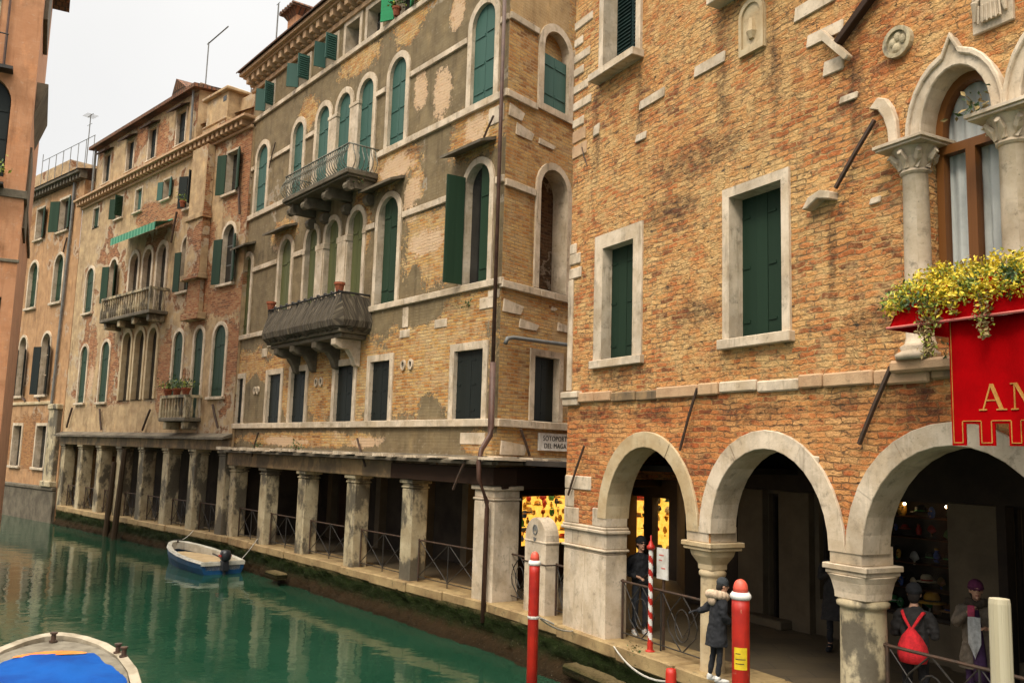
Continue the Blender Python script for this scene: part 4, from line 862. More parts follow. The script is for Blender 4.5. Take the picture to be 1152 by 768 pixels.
square_column(B, -.34, .7, 2.36, y0=-.03, mat='stone', cap=.3)
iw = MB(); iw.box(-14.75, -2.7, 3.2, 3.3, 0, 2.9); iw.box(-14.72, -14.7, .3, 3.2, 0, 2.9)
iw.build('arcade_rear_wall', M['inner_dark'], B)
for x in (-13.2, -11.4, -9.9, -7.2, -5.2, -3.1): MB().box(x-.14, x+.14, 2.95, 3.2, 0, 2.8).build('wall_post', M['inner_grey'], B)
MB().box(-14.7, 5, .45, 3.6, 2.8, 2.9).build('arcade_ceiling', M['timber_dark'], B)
for x in (-12.3, -8.2, -4.0):
    d = MB(); d.box(x-.5, x+.5, 3.14, 3.19, .05, 2.2); d.box(x-.42, x-.03, 3.1, 3.14, .15, 2.1); d.box(x+.03, x+.42, 3.1, 3.14, .15, 2.1); d.build('door', M['old_wood'], B)
# lit souvenir shop under the side wall
sf = MB(T_S); wall_sheet(sf, [(1.0, 0), (7, 0), (7, 2.8), (1.0, 2.8)], [[(2.02, .9), (5.6, .9), (5.6, 2.1), (2.02, 2.1)]], 1.0, .1)
sfo = sf.build('lit_shop_front', M['old_wood'], B)
gl = MB(T_S); gl.box(1.9, 7.2, 1.55, 1.56, .88, 2.15); gl.box(2.0, 7.2, 1.12, 1.55, .87, .89); gl.box(2.0, 7.2, 1.4, 1.55, 1.3, 1.31); gl.box(2.0, 7.2, 1.4, 1.55, 1.7, 1.71); gl.build('display_back', M['glow'], sfo)
MB(T_S).box(2.02, 5.6, 1.05, 1.06, .9, 2.1).build('pane', M['pane'], sfo)
for x in (2.4, 3.2, 4.0, 4.8): MB(T_S).box(x-.3, x+.3, 1.1, 1.16, 2.14, 2.18).build('lamp', M['bulb'], sfo)
fr = MB(T_S); fr.ring([(2.06, .94), (5.56, .94), (5.56, 2.06), (2.06, 2.06)], [(1.98, .86), (5.64, .86), (5.64, 2.14), (1.98, 2.14)], .96, 1.04); fr.build('frame', M['timber_dark'], sfo)
# street sign on the side wall
sg = MB(T_S); sg.box(1.36, 2.86, -.03, .0, 3.12, 3.5); sg.ring([(1.39, 3.15), (2.83, 3.15), (2.83, 3.47), (1.39, 3.47)], [(1.36, 3.12), (2.86, 3.12), (2.86, 3.5), (1.36, 3.5)], -.04, -.028)
sgo = sg.build('street_sign', M['white_paint'], B)
def text_mesh(txt, size, depth, mat, parent, Mx, name='lettering', spacing=1.0):
    cu = bpy.data.curves.new('t', 'FONT'); cu.body = txt; cu.size = size; cu.extrude = depth; cu.align_x = 'CENTER'; cu.space_character = spacing
    to = bpy.data.objects.new('t', cu); COL.objects.link(to); bpy.context.view_layer.update()
    me = bpy.data.meshes.new_from_object(to.evaluated_get(bpy.context.evaluated_depsgraph_get())); me.transform(Mx); me.name = name
    me.materials.clear(); me.materials.append(mat)
    bpy.data.objects.remove(to); o = bpy.data.objects.new(name, me); COL.objects.link(o); o.parent = parent; return o
RX = Matrix.Rotation(R(90), 4, 'X')
for t, z in (('SOTOPORTEGO', 3.335), ('DEL MAGAZEN', 3.175)):
    text_mesh(t, .155, .003, M['black_iron'], sgo, T_S @ Matrix.Translation((2.11, -.034, z)) @ RX, spacing=1.1)

# ================================================================== THE BEIGE PALACE FURTHER ALONG
C_ = thing('beige_palace', 'tall beige palace with peeling plaster, attic storey and a green striped awning', 'building', (*FC[0], 0), FC[1])
hC = []; KC = dict(fw=.13, proud=.04, depth=.03, sh='shutter_green', rails=2)
G2 = dict(fw=.12, proud=.04, depth=.06, fill='dark', sh='shutter_green', frame='stone')
window(C_, hC, -15.35, -14.65, 12.86, 13.8, 'rect', .08, .03, .06, sh='shutter_green', rails=2)
window(C_, hC, -12.5, -11.8, 12.82, 13.78, 'rect', .08, .03, .14, fill='dark', sh='shutter_green', opens=[('L', 150), ('R', 100)], leaf_h=13.75, sill=(.08, .08))
window(C_, hC, -10.4, -9.75, 12.76, 13.75, 'rect', .1, .03, .1, sh='shutter_teal', rails=2, sill=(.08, .08))
window(C_, hC, -7.55, -6.9, 12.78, 13.6, 'rect', .08, .03, .14, fill='dark', sh='shutter_teal', opens=[('L', 165), ('R', 165)], leaf_h=13.55, sill=(.08, .08))
window(C_, hC, -5.25, -4.5, 12.0, 13.32, 'rect', .08, .03, .14, fill='dark', sh='shutter_slate', opens=[('L', 150), ('R', 110)], leaf_h=13.3, sill=(.12, .1))
window(C_, hC, -2.1, -1.25, 11.95, 13.5, 'rect', .08, .03, .14, fill='dark', sh='shutter_green', opens=[('L', 160), ('R', 160)], leaf_h=13.45, sill=(.1, .1), muntin='black_iron')
window(C_, hC, -15.45, -14.55, 8.85, 10.95, **KC, sill=(.08, .1))
window(C_, hC, -12.65, -11.8, 9.05, 10.98, **G2, muntin='zinc', opens=[('L', 160), ('R', 150)], sill=(.08, .1), leaf_h=10.7)
for a, b in ((-10.3, -9.45), (-8.9, -8.08), (-7.5, -6.7)): window(C_, hC, a, b, 8.12, 10.9, fw=.17, proud=.06, depth=.05, fill='dark', sh='shutter_green')
window(C_, hC, -5.3, -4.6, 8.75, 10.86, **G2, muntin='zinc', opens=[('L', 165), ('R', 160)], sill=(.08, .1), leaf_h=10.3)
window(C_, hC, -1.95, -1.1, 8.65, 10.78, **G2, muntin='zinc', opens=[('L', 165), ('R', 160)], sill=(.08, .1), leaf_h=10.3)
window(C_, hC, -15.3, -14.45, 4.72, 7.3, **KC, sill=(.08, .1)); window(C_, hC, -12.75, -11.85, 4.7, 7.34, **KC, sill=(.08, .1))
for a, b in ((-10.35, -9.5), (-9.05, -8.2), (-7.75, -6.95)): window(C_, hC, a, b, 4.72, 7.55, fw=.17, proud=.06, depth=.06, fill='dark', frame='stone_warm')
window(C_, hC, -5.4, -4.62, 4.8, 7.22, **KC, sill=(.08, .1)); window(C_, hC, -3.65, -2.95, 3.95, 7.2, **KC); window(C_, hC, -2.12, -1.22, 4.68, 7.2, **KC, sill=(.08, .1))
wb = MB(); wall_sheet(wb, [(-16.9, 2.88), (-.35, 2.88), (-.35, 14.1), (-16.9, 14.1)], hC, 0, .34); wb.box(-16.901, -16.899, .01, 9, 0, 14.1); wb.box(-.351, -.349, .01, 9, 2.9, 14.1)
wb.build('wall', M['peel_far'], C_)
hC2 = []
at_ = thing  # attic storey
for a, b in ((-15.25, -14.5), (-12.5, -11.75), (-10.1, -9.35), (-7.3, -6.5)):
    window(C_, hC2, a, b, 15.05, 16.45, 'rect', .09, .04, .1, sh='shutter_slate', rails=1, T=Matrix.Translation((0, .25, 0)), sill=(.05, .06))
    MB().add([(a-.25, -.15, 16.5), (b+.25, -.15, 16.5), (b+.25, .26, 16.68), (a-.25, .26, 16.68), (a-.25, -.15, 16.42), (b+.25, -.15, 16.42)], [(0, 1, 2, 3), (4, 5, 1, 0), (4, 0, 3), (5, 2, 1), (3, 2, 5, 4)]).build('drip_hood', M['old_wood'], C_)
wb = MB(); wall_sheet(wb, [(-16.3, 14.1), (-5.5, 14.1), (-5.5, 16.95), (-16.3, 16.95)], hC2, .25, .3); wb.box(-5.5, -5.499, .26, 7, 14.1, 17.3); wb.box(-16.301, -16.3, .26, 7, 14.1, 17)
wb.build('attic_wall', M['peel_far'], C_)
rf = MB(); rf.add([(-16.6, -.1, 16.95), (-5.2, -.1, 16.95), (-5.2, 3.6, 17.35), (-16.6, 3.6, 17.35), (-5.2, 7.2, 16.95), (-16.6, 7.2, 16.95), (-16.6, -.1, 17.1), (-5.2, -.1, 17.1), (-5.2, 3.6, 17.45), (-16.6, 3.6, 17.45)], [(1, 0, 3, 2), (6, 7, 8, 9), (0, 1, 7, 6), (1, 2, 8, 7), (0, 6, 9, 3), (9, 8, 4, 5)])
rf.add([(-7.3, -.1, 17.1), (-5.9, -.1, 17.1), (-6.6, -.25, 17.6), (-7.3, 2.4, 17.3), (-5.9, 2.4, 17.3), (-6.6, 2.4, 17.75)], [(0, 2, 5, 3), (2, 1, 4, 5), (0, 1, 2)])
rf.add([(-5.5, .4, 15.6), (-.5, .4, 15.1), (-.5, 5, 16.6), (-5.5, 5, 17.1)], [(0, 1, 2, 3)])
rfo = rf.build('roof', M['tile'], C_)
c = MB(); c.box(-4.5, -2.5, .05, 1.0, 14.45, 15.0); c.box(-4.35, -2.65, .1, .95, 15.0, 16.1); c.box(-4.55, -2.45, -.05, 1.1, 16.1, 16.22); c.box(-4.45, -2.55, .0, 1.05, 14.98, 15.06); c.build('chimney', M['peel_far'], rfo, bevel=.02)
c = MB(); c.box(-3.0, -2.75, .09, .12, 15.75, 15.95); c.build('vent', M['glass'], rfo)
c = MB(); c.box(-5.45, -.4, .6, .7, 14.4, 15.9); c.build('parapet_wall', M['peel_far'], C_)
c = MB(); c.box(-17.1, -.25, -.42, .3, 14.36, 14.46); c.box(-17.0, -.3, -.1, .0, 14.05, 14.15); q = -16.95
while q < -.4: c.box(q, q+.17, -.32, 0, 14.15, 14.36); q += .36
c.build('cornice', M['pink_stone'], C_, bevel=.01)
fl = MB(); fl.box(-4.35, -3.1, -.32, 0, 9.2, 14.05); fl.box(-4.45, -3.0, -.4, 0, 11.25, 11.45); fl.box(-4.45, -3.0, -.4, 0, 9.0, 9.2); fl.box(-4.2, -3.2, -.2, 0, 7.6, 9.0); fl.box(-4.3, -2.9, -.35, 0, 7.5, 7.75); fl.build('chimney_breast', M['peel_far'], C_, bevel=.02)
def balustrade(name, root, x0, x1, z0, z1, y, mat='stone_grimy', plants=False):
    b = MB(); b.box(x0, x1, y, 0, z0-.14, z0); bo = b.build(name, M['stone_dark'], root, bevel=.02)
    b = MB(); b.box(x0, x1, y, y+.14, z1-.1, z1); b.box(x0, x0+.14, y, 0, z1-.1, z1); b.box(x1-.14, x1, y, 0, z1-.1, z1); b.box(x0, x0+.14, y, y+.14, z0, z1-.1); b.box(x1-.14, x1, y, y+.14, z0, z1-.1)
    n = int((x1-x0)/.24)
    for q in range(1, n): b.lathe([(.035, z0), (.06, z0+.25*(z1-z0)), (.03, z0+.6*(z1-z0)), (.045, z1-.1)], x0+(x1-x0)*q/n, y+.07, 6)
    for q in range(1, 3): b.lathe([(.035, z0), (.06, z0+.25*(z1-z0)), (.03, z0+.6*(z1-z0)), (.045, z1-.1)], x1-.07, y+.07-y*q/3.2, 6)
    b.build('balustrade', M[mat], bo)
    for q in range(4 if x1-x0 > 3 else 2):
        x = x0+.35+(x1-x0-.7)*q/(3 if x1-x0 > 3 else 1); k = MB(); k.prism([(x-.13, z0-.14), (x-.13, z0-.42), (x+.13, z0-.42), (x+.13, z0-.14)], y*.85, 0); k.build('bracket', M[mat], bo, bevel=.03)
    return bo
balustrade('upper_balcony', C_, -11.3, -6.2, 8.1, 9.0, -.75); balustrade('lower_balcony', C_, -4.9, -2.7, 3.95, 4.75, -.6)
aw = MB(); aw.add([(-10.9, -.05, 11.75), (-6.4, -.05, 11.75), (-5.9, -.9, 11.45), (-10.4, -.9, 11.45), (-5.9, -.9, 11.15), (-10.4, -.9, 11.15)], [(0, 1, 2, 3), (3, 2, 4, 5)], uv=lambda v: (v.x, v.y)); aw.add([(-10.9, -.05, 11.78), (-6.4, -.05, 11.78), (-6.4, -.02, 11.85), (-10.9, -.02, 11.85)], [(0, 1, 2, 3)])
tag(aw.build('window_awning', M['awn_green'], C_), 'faded green striped awning')
c = MB(); c.add([(-16.95, -.35, 3.2), (-.3, -.35, 3.2), (-.3, 0, 3.3), (-16.95, 0, 3.3), (-16.95, -.35, 3.28), (-.3, -.35, 3.28), (-.3, 0, 3.42), (-16.95, 0, 3.42)], [(3, 2, 1, 0), (0, 1, 5, 4), (4, 5, 6, 7), (1, 2, 6, 5), (0, 4, 7, 3)]); c.build('canopy', M['stone_dark'], C_)
MB().box(-16.95, -.35, -.08, .5, 2.84, 3.2).build('beam', M['beam_plaster'], C_, bevel=.02)
for q in range(8): square_column(C_, -16.55+q*2.24, .5, 2.84, mat='stone_grimy', cap=.18)
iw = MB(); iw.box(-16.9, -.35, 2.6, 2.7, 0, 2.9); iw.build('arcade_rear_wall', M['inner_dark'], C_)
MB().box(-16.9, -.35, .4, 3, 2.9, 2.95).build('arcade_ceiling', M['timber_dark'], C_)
d = MB(); d.box(-3.0, -1.1, 1.6, 1.65, 0, 2.7)
for q in range(36): d.box(-2.98, -1.12, 1.57, 1.6, .1+q*.072, .15+q*.072)
d.build('roller_door', M['old_wood'], C_)
for x0, z0, x1, z1 in ((-15.6, 4.5, -16.1, 3.6), (-12.2, 4.4, -11.8, 3.5), (-6.9, 4.3, -7.5, 3.5), (-1.7, 4.4, -1.2, 3.6), (-5.9, 12.0, -6.2, 10.8), (-.9, 12.0, -.7, 11.0)): iron_rod(C_, x0, z0, x1, z1, r=.045, y=-.1)
MB().tube([(-16.2, .1, 17), (-16.2, .1, 14.6)], .06, 6).build('drain_pipe', M['zinc'], C_)
MB().tube([(-5.7, .1, 17), (-5.75, .15, 14.6)], .05, 6).build('drain_pipe', M['zinc'], C_)

# ================================================================== PEACH HOUSE AT THE FAR LEFT OF THE ROW
D = thing('peach_house', 'faded peach coloured house at the far end of the row, standing straight in the canal', 'building', (*FD[0], 0), FD[1])
hD = []
for a, b, L in ((-7.85, -6.9, 0), (-5.7, -4.75, 1), (-2.7, -1.6, 1)): window(D, hD, a, b, 13.35, 15.0, 'rect', .12, .04, .14, fill='closed' if not L else 'dark', sh='shutter_green', opens=[('R', 165)] if a == -5.7 else ([('L', 150), ('R', 165)] if L else ()), leaf_h=14.95, sill=(.08, .1))
for a, b in ((-8.0, -7.1), (-5.95, -4.85), (-2.65, -1.6)): window(D, hD, a, b, 9.75, 12.15, fw=.14, depth=.14, sh='shutter_green', sill=(.08, .12))
for a, b in ((-6.3, -5.4), (-3.3, -2.3)): window(D, hD, a, b, 5.2, 8.25, fw=.13, depth=.14, fill='dark', sh='shutter_slate', muntin='stone', opens=[('L', 160), ('R', 160)], leaf_h=7.6, sill=(.08, .12))
for a, b in ((-6.0, -4.9), (-2.95, -1.75)): window(D, hD, a, b, 1.68, 3.68, 'rect', .14, .05, .16, fill='dark', muntin='black_iron', sill=(.08, .12))
wb = MB(); wall_sheet(wb, [(-16, -1), (.02, -1), (.02, 15.6), (-16, 15.6)], hD, 0, .3); wb.box(.02, .021, .01, 9, -1, 15.6); wb.box(-16.001, -16, .01, 9, -1, 15.6); wb.build('wall', M['peach_far'], D)
b = MB(); b.box(-16, -1.2, -.08, .02, 4.72, 4.88); b.build('string_course', M['stone_warm'], D, bevel=.02)
b = MB(); b.box(-16, .02, -.16, .02, -1, .66); b.box(-16, .02, -.22, .02, .66, .84); b.build('plinth', M['stone_dark'], D, bevel=.03)
b = MB(); b.box(-1.15, -.15, -.22, .05, .842, 4.45); b.box(-1.22, -.08, -.28, .05, 4.45, 4.7); b.box(-1.25, -.05, -.32, .05, .84, 1.1); b.build('pilaster', M['stone_grimy'], D, bevel=.03)
b = MB(); b.box(-16, .2, -.45, 0, 15.85, 16.0); q = -15.9
while q < .1: b.box(q, q+.18, -.34, 0, 15.6, 15.85); q += .38
b.build('cornice', M['stone_dark'], D, bevel=.01)
MB().add([(-16, -.5, 16.0), (.3, -.5, 16.0), (.3, 4, 17.0), (-16, 4, 17.0)], [(0, 1, 2, 3)]).build('roof', M['tile'], D)
b = MB(); b.box(-9, -4.2, .8, 3, 16.2, 17.7); b.build('roof_room', M['peel_far'], D)
b = MB()
for q in range(8): b.tube([(-7.5+q*.95, .6, 16.2), (-7.5+q*.95, .6, 18.6 if q < 1 else 18.2)], .02, 4)
b.tube([(-7.5, .6, 18.2), (-.8, .6, 18.2)], .02, 4); b.build('terrace_railing', M['zinc'], D)
MB().tube([(-.98, -.1, 15.9), (-.95, -.1, 13.3), (-1.25, -.1, 4.75), (-1.35, -.1, 1.0)], .07, 6).build('drain_pipe', M['zinc'], D)
for x0, z0, x1, z1 in ((-5.1, 5.0, -4.75, 4.2+.6), (-3.2, 5.0, -2.9, 4.8)): iron_rod(D, x0, 5.1, x1+.1, 4.9, r=.04, y=-.1)
iron_rod(D, -5.0, 5.9-.8, -4.75, 4.95, r=.04); iron_rod(D, -6.9, 13.1, -7.2, 12.3, r=.04); iron_rod(D, -1.4, 12.9, -1.7, 12.2, r=.04)

# ================================================================== ORANGE HOUSE AT THE LEFT EDGE (left bank)
Eh = thing('orange_house', 'orange plastered house on the left bank, cut off by the photo edge', 'building', (*FE[0], 0), FE[1])
hE = []
wq = window(Eh, hE, -1.95, -1.0, 12.4, 14.9, 'rect', .1, .03, .25, fill='dark', pane='glass', muntin='black_iron', frame='stone_grimy')
window(Eh, hE, -1.7, -.5, 9.3, 11.75, 'round', 0, .03, .12, fill='closed', sh='shutter_slate')
window(Eh, hE, -1.8, -.28, 4.9, 6.35, 'rect', .0, .03, .12, fill='closed', sh='shutter_green')
wb = MB(); wall_sheet(wb, [(-9, -1), (0, -1), (0, 17.5), (-9, 17.5)], hE, 0, .3); wb.box(-.001, 0, .01, 8, -1, 17.5); wb.box(-9, -8.999, .01, 8, -1, 17.5); wb.box(-9, 0, 8, 8.001, -1, 17.5); wb.build('wall', M['orange_wall'], Eh)
b = MB(); b.box(-9, .06, -.05, .0, 9.0-.2, 9.0); b.box(-9, .03, -.035, .0, 7.22, 7.3); b.box(0, .06, 0, 8, 8.8, 9.0); b.build('string_course', M['stone_dark'], Eh, bevel=.01)
b = MB(); b.box(-2.2, -.5, -.38, -.02, 11.85, 11.93); b.build('window_shelf', M['black_iron'], Eh)
b = MB(); b.box(-1.8, -.45, -.42, -.02, 9.005, 9.05); b.build('window_shelf', M['black_iron'], Eh)
b = MB()
for q in range(9): b.tube([(-2.2+q*.19, -.36, 11.93), (-2.2+q*.19, -.36, 12.7)], .012, 4)
b.tube([(-2.2, -.36, 12.7), (-.66, -.36, 12.7)], .018, 5); b.build('window_grille', M['black_iron'], Eh)
MB().tube([(-.72, -.06, 17.2), (-.72, -.06, 12.0)], .03, 6).build('drain_pipe', M['pipe'], Eh)
b = MB(); b.box(0, .1, .6, 3, 13.7, 17.4); b.prism([(0, 11.2), (.26, 12.0), (.26, 12.08), (0, 12.08)], .8, 4); b.box(0, .05, .6, 2.5, 8.2, 10.3); b.build('side_bay', M['stone_dark'], Eh, bevel=.01)
MB().add([(-9.4, -.5, 17.5), (.5, -.5, 17.5), (.5, 8.4, 17.5), (-9.4, 8.4, 17.5), (-4.5, 4, 19.5)], [(0, 1, 4), (1, 2, 4), (2, 3, 4), (3, 0, 4), (3, 2, 1, 0)]).build('roof', M['tile'], Eh)
# ================================================================== STREET FURNITURE ON THE QUAY
def railing(F, x0, x1, y, label, group, style='X', h=.93, z0=.05):
    p = W(F, x0, y); L = x1-x0
    t = thing('iron_railing', label, 'railing', (p.x, p.y, 0), F[1], group)
    m = MB()
    for x in (0, L): m.tube([(x, 0, z0), (x, 0, z0+h+.03)], .022, 6)
    m.build_each('post', M['iron'], t)
    MB().tube([(-.04, 0, z0+h), (L+.04, 0, z0+h)], .02, 6).build('top_rail', M['iron'], t)
    m = MB(); m.tube([(0, 0, z0+.1), (L, 0, z0+.1)], .011, 5)
    n = 2 if L > 1.2 else 1
    for q in range(n):
        a, b = L*q/n, L*(q+1)/n; c = (a+b)/2
        if q: m.tube([(a, 0, z0), (a, 0, z0+h)], .014, 5)
        if style == 'X':
            m.tube([(a, 0, z0+.1), (b, 0, z0+h)], .011, 5); m.tube([(a, .01, z0+h), (b, .01, z0+.1)], .011, 5)
        else:
            for sg in (-1, 1):
                m.tube([(c+sg*.02, 0, z0+.1), (c+sg*.3*(b-a), 0, z0+.35), (c+sg*.34*(b-a), 0, z0+.5), (c+sg*.25*(b-a), 0, z0+.68), (c, 0, z0+h)], .011, 5)
            m.tube([(c+.17*math.cos(k*math.pi/8), 0, z0+.48+.24*math.sin(k*math.pi/8)) for k in range(17)], .01, 5)
            m.tube([(a, .01, z0+h), (c, .01, z0+.3), (b, .01, z0+h)], .009, 5)
    m.build('infill_bars', M['black_iron'], t); return t
gb = 'iron railings between the sooty columns of the grey palace'
for a, b, lab in ((-14.15, -12.1, 'rusty crossed iron railing at the far end of the grey palace arcade'), (-11.6, -9.35, 'rusty crossed iron railing, second bay of the grey palace from its far end'), (-8.85, -6.4, 'rusty crossed iron railing under the reed screened balcony'), (-5.9, -3.63, 'rusty crossed iron railing, second bay before the drain pipe'), (-3.13, -.72, 'rusty crossed iron railing touching the white pillar with the drain pipe')):
    railing(FB, a, b, .22, lab, gb)
gc = 'iron railings between the columns of the beige palace'
names = ['far left', 'second from the far left', 'third from the far left', 'middle left', 'middle right', 'third from the right', 'rightmost']
for q in range(7): railing(FC, -16.25+q*2.24, -14.62+q*2.24, .25, 'dark iron railing in the %s bay of the beige palace arcade' % names[q], gc)
railing(FA, -4.05, -3.0, .3, 'short iron railing between the white corner pillar and the stone stele', 'scrolled railings by the arches', 'S')
railing(FA, -2.1, -1.42, .3, 'short iron railing between the stone stele and the brick palace pier', 'scrolled railings by the arches', 'S')
railing(FA, .05, 2.12, .3, 'scrolled iron railing in the first brick arch, in front of the man with a phone', 'scrolled railings by the arches', 'S')
railing(FA, 5.28, 7.55, .3, 'scrolled iron railing under the third brick arch, before the red bag', 'scrolled railings by the arches', 'S')
railing(FA, 8.15, 10.4, .3, 'scrolled iron railing in the fourth brick arch, beyond the bleached post', 'scrolled railings by the arches', 'S')
# white stele with rounded head
p = W(FA, -2.5, .05); st = thing('stone_stele', 'white round-topped stone stele standing on the quay edge with a small dark emblem', 'stele', (p.x, p.y, 0), FA[1])
prof = arch(-.4, .4, 0, 1.83, 'round', 14)
m = MB(); m.prism(prof, 0, .3); m.prism([(-.42, 1.36), (.42, 1.36), (.42, 1.40), (-.42, 1.40)], -.012, .31); m.build('slab', M['stone'], st, bevel=.015)
m = MB(); cc = [(.09*math.cos(k*math.pi/7), 1.6+.1*math.sin(k*math.pi/7)) for k in range(14)]
m.ring([(x*.75, 1.6+(z-1.6)*.75) for x, z in cc], cc, -.015, 0); m.prism([(-.05, 1.58), (.05, 1.6), (.03, 1.66), (-.04, 1.64)], -.013, 0); m.prism([(-.03, 1.38), (.03, 1.38), (.05, 1.45), (-.05, 1.46)], -.016, 0); m.build('emblem', M['zinc'], st)
m = MB(); m.tube([(-.45, -.01, .98), (.45, -.01, .98), (.45, .31, .98)], .014, 5); m.build('iron_band', M['iron'], st)
# mooring poles
def red_pole(loc, r, top, label):
    t = thing('mooring_pole', label, 'mooring pole', (loc[0], loc[1], 0), 0, 'red mooring poles')
    MB().lathe([(r*.98, -2.2), (r, top-.3), (r*1.0, top-.2)], 0, 0, 20).build('shaft', M['red_paint'], t, smooth=True)
    z = top-.2
    MB().lathe([(r*1.0, z+.0), (r*1.16, z+.012), (r*1.23, z+.03), (r*1.16, z+.048), (r*.95, z+.07)], 0, 0, 24).build('white_collar', M['white_paint'], t, smooth=True)
    MB().lathe([(r*.86, z+.07), (r*.84, z+.11), (r*.72, z+.15), (r*.5, z+.175), (r*.25, z+.185), (.005, z+.19)], 0, 0, 20).build('cap', M['cap_orange'], t, smooth=True); return t
t1 = red_pole((.41, 12.59), .075, 1.70, 'tall red mooring pole with a white collar in front of the stele and corner pillar')
m = MB(); m.lathe([(.079, .78), (.085, .8), (.079, .82)], 0, 0, 16); m.tube([(.06, .05, .8), (.3, .3, .66)], .012, 5); m.build('rope_loop', M['rope'], t1)
t2 = red_pole((2.25, 8.61), .083, 1.93, 'thick red mooring pole with white collar and a yellow sticker')
m = MB(); n = 8; R2 = .0845
vs = []
for z in (1.10, 1.30):
    for k in range(n+1):
        a = R(-150+k*11); vs.append((R2*math.cos(a), R2*math.sin(a), z))
m.add(vs, [(k, k+1, n+2+k, n+1+k) for k in range(n)]); stk = m.build('sticker', M['yellow'], t2)
m = MB()
for z, k0, k1 in ((1.24, 1, 4), (1.19, 1, 7), (1.15, 1, 6)):
    R3 = .0852; vs = []
    for zz in (z, z+.008):
        for k in range(k0, k1+1): a = R(-150+k*11); vs.append((R3*math.cos(a), R3*math.sin(a), zz))
    c = k1-k0+1; m.add(vs, [(k, k+1, c+k+1, c+k) for k in range(c-1)])
m.build('printed_lines', M['black_iron'], stk)
tag(MB().lathe([(.062, -2.2), (.065, .52), (.055, .57), (.0, .575)], 0, 0, 16).build('mooring_post', M['red_paint'], smooth=True, loc=(2.0, 10.82, 0)), 'short red mooring post low in the water with a rope tied to it', 'mooring post')
tag(MB().lathe([(.105, -2.2), (.096, 0), (.094, .6), (.088, 1.2), (.086, 1.9), (.08, 1.94), (.0, 1.95)], 0, 0, 14).build('bleached_post', M['pale_post'], loc=(4.22, 7.70, 0)), 'bare bleached wooden mooring post beside the woman in a plum hat', 'mooring post')
for (x, y, h, lx, lab) in ((-16.3, 36.5, 2.2, .12, 'shorter leaning wooden mooring pole before the beige palace arcade'), (-15.44, 35.28, 2.75, .18, 'taller wooden mooring pole before the beige palace arcade')):
    tag(MB().tube([(0, 0, -1.6), (lx*.5, 0, .6), (lx, 0, h)], [.13, .12, .1], 8).build('wooden_pole', M['mooring_wood'], loc=(x, y, 0)), lab, 'mooring pole', 'wooden mooring poles')
# red and white striped pole on the quay edge
p = W(FA, 1.05, .12); t = thing('striped_pole', 'thin red and white striped pole with a pointed red cap on the quay edge', 'striped pole', (p.x, p.y, 0))
m = MB(); nz, nk, r = 60, 12, .036
vs = [(r*math.cos(2*math.pi*k/nk), r*math.sin(2*math.pi*k/nk), .06+1.56*i/nz) for i in range(nz+1) for k in range(nk)]
for i in range(nz):
    for k in range(nk):
        ph = (i/nz*1.56/.21+k/nk) % 1
        m.add([], []); 
fsr = [[(i*nk+k, i*nk+(k+1) % nk, (i+1)*nk+(k+1) % nk, (i+1)*nk+k) for i in range(nz) for k in range(nk) if (((i/nz*1.56/.21+k/nk) % 1) < .5) == b] for b in (True, False)]
m = MB(); m.add(vs, fsr[0], 0); m.add(vs, fsr[1], 1); m.build('striped_shaft', [M['red_paint'], M['white_paint']], t, smooth=True)
MB().lathe([(.036, 1.6), (.066, 1.62), (.066, 1.66), (.036, 1.69), (.03, 1.72), (.012, 1.75), (.012, 1.82), (.0, 1.83)], 0, 0, 14).build('cap', M['red_paint'], t, smooth=True)
MB().lathe([(.075, .04), (.075, .07), (.045, .09), (.045, .2)], 0, 0, 12).build('base', M['red_paint'], t)
# notice panel behind it
p = W(FA, 1.04, .36); t = thing('notice_board', 'small white notice sheet fixed behind the striped pole', 'notice', (p.x, p.y, 0), FA[1])
MB().box(-.14, .14, -.01, .01, 1.14, 1.62).build('panel', M['white_paint'], t); MB().box(-.02, .02, .012, .04, .05, 1.6).build('stake', M['iron'], t)
m = MB()
for x, z, l in ((-.08, 1.5, .12), (-.08, 1.42, .08), (-.02, 1.3, .1)): m.box(x, x+l, -.013, -.0105, z, z+.02)
m.build('faded_print', M['trim_pink'], t)
# mooring ropes
def sag(a, b, s, n=10): return [tuple(Vector(a).lerp(Vector(b), i/n)-Vector((0, 0, s*4*(i/n)*(1-i/n)))) for i in range(n+1)]
pa = W(FA, -.9, -.06, .45)
tag(MB().tube(sag((.5, 12.62, .78), (pa.x, pa.y, .02), .06), .013, 5).build('mooring_rope', M['rope']), 'pale rope running from the tall red pole to the pier foot', 'rope', 'mooring ropes')
pb = W(FA, .35, -.08, .05)
tag(MB().tube(sag((2.0, 10.84, .42), (pb.x, pb.y, .02), .15), .013, 5).build('mooring_rope', M['rope']), 'pale rope sagging from the quay edge to the short red post', 'rope', 'mooring ropes')

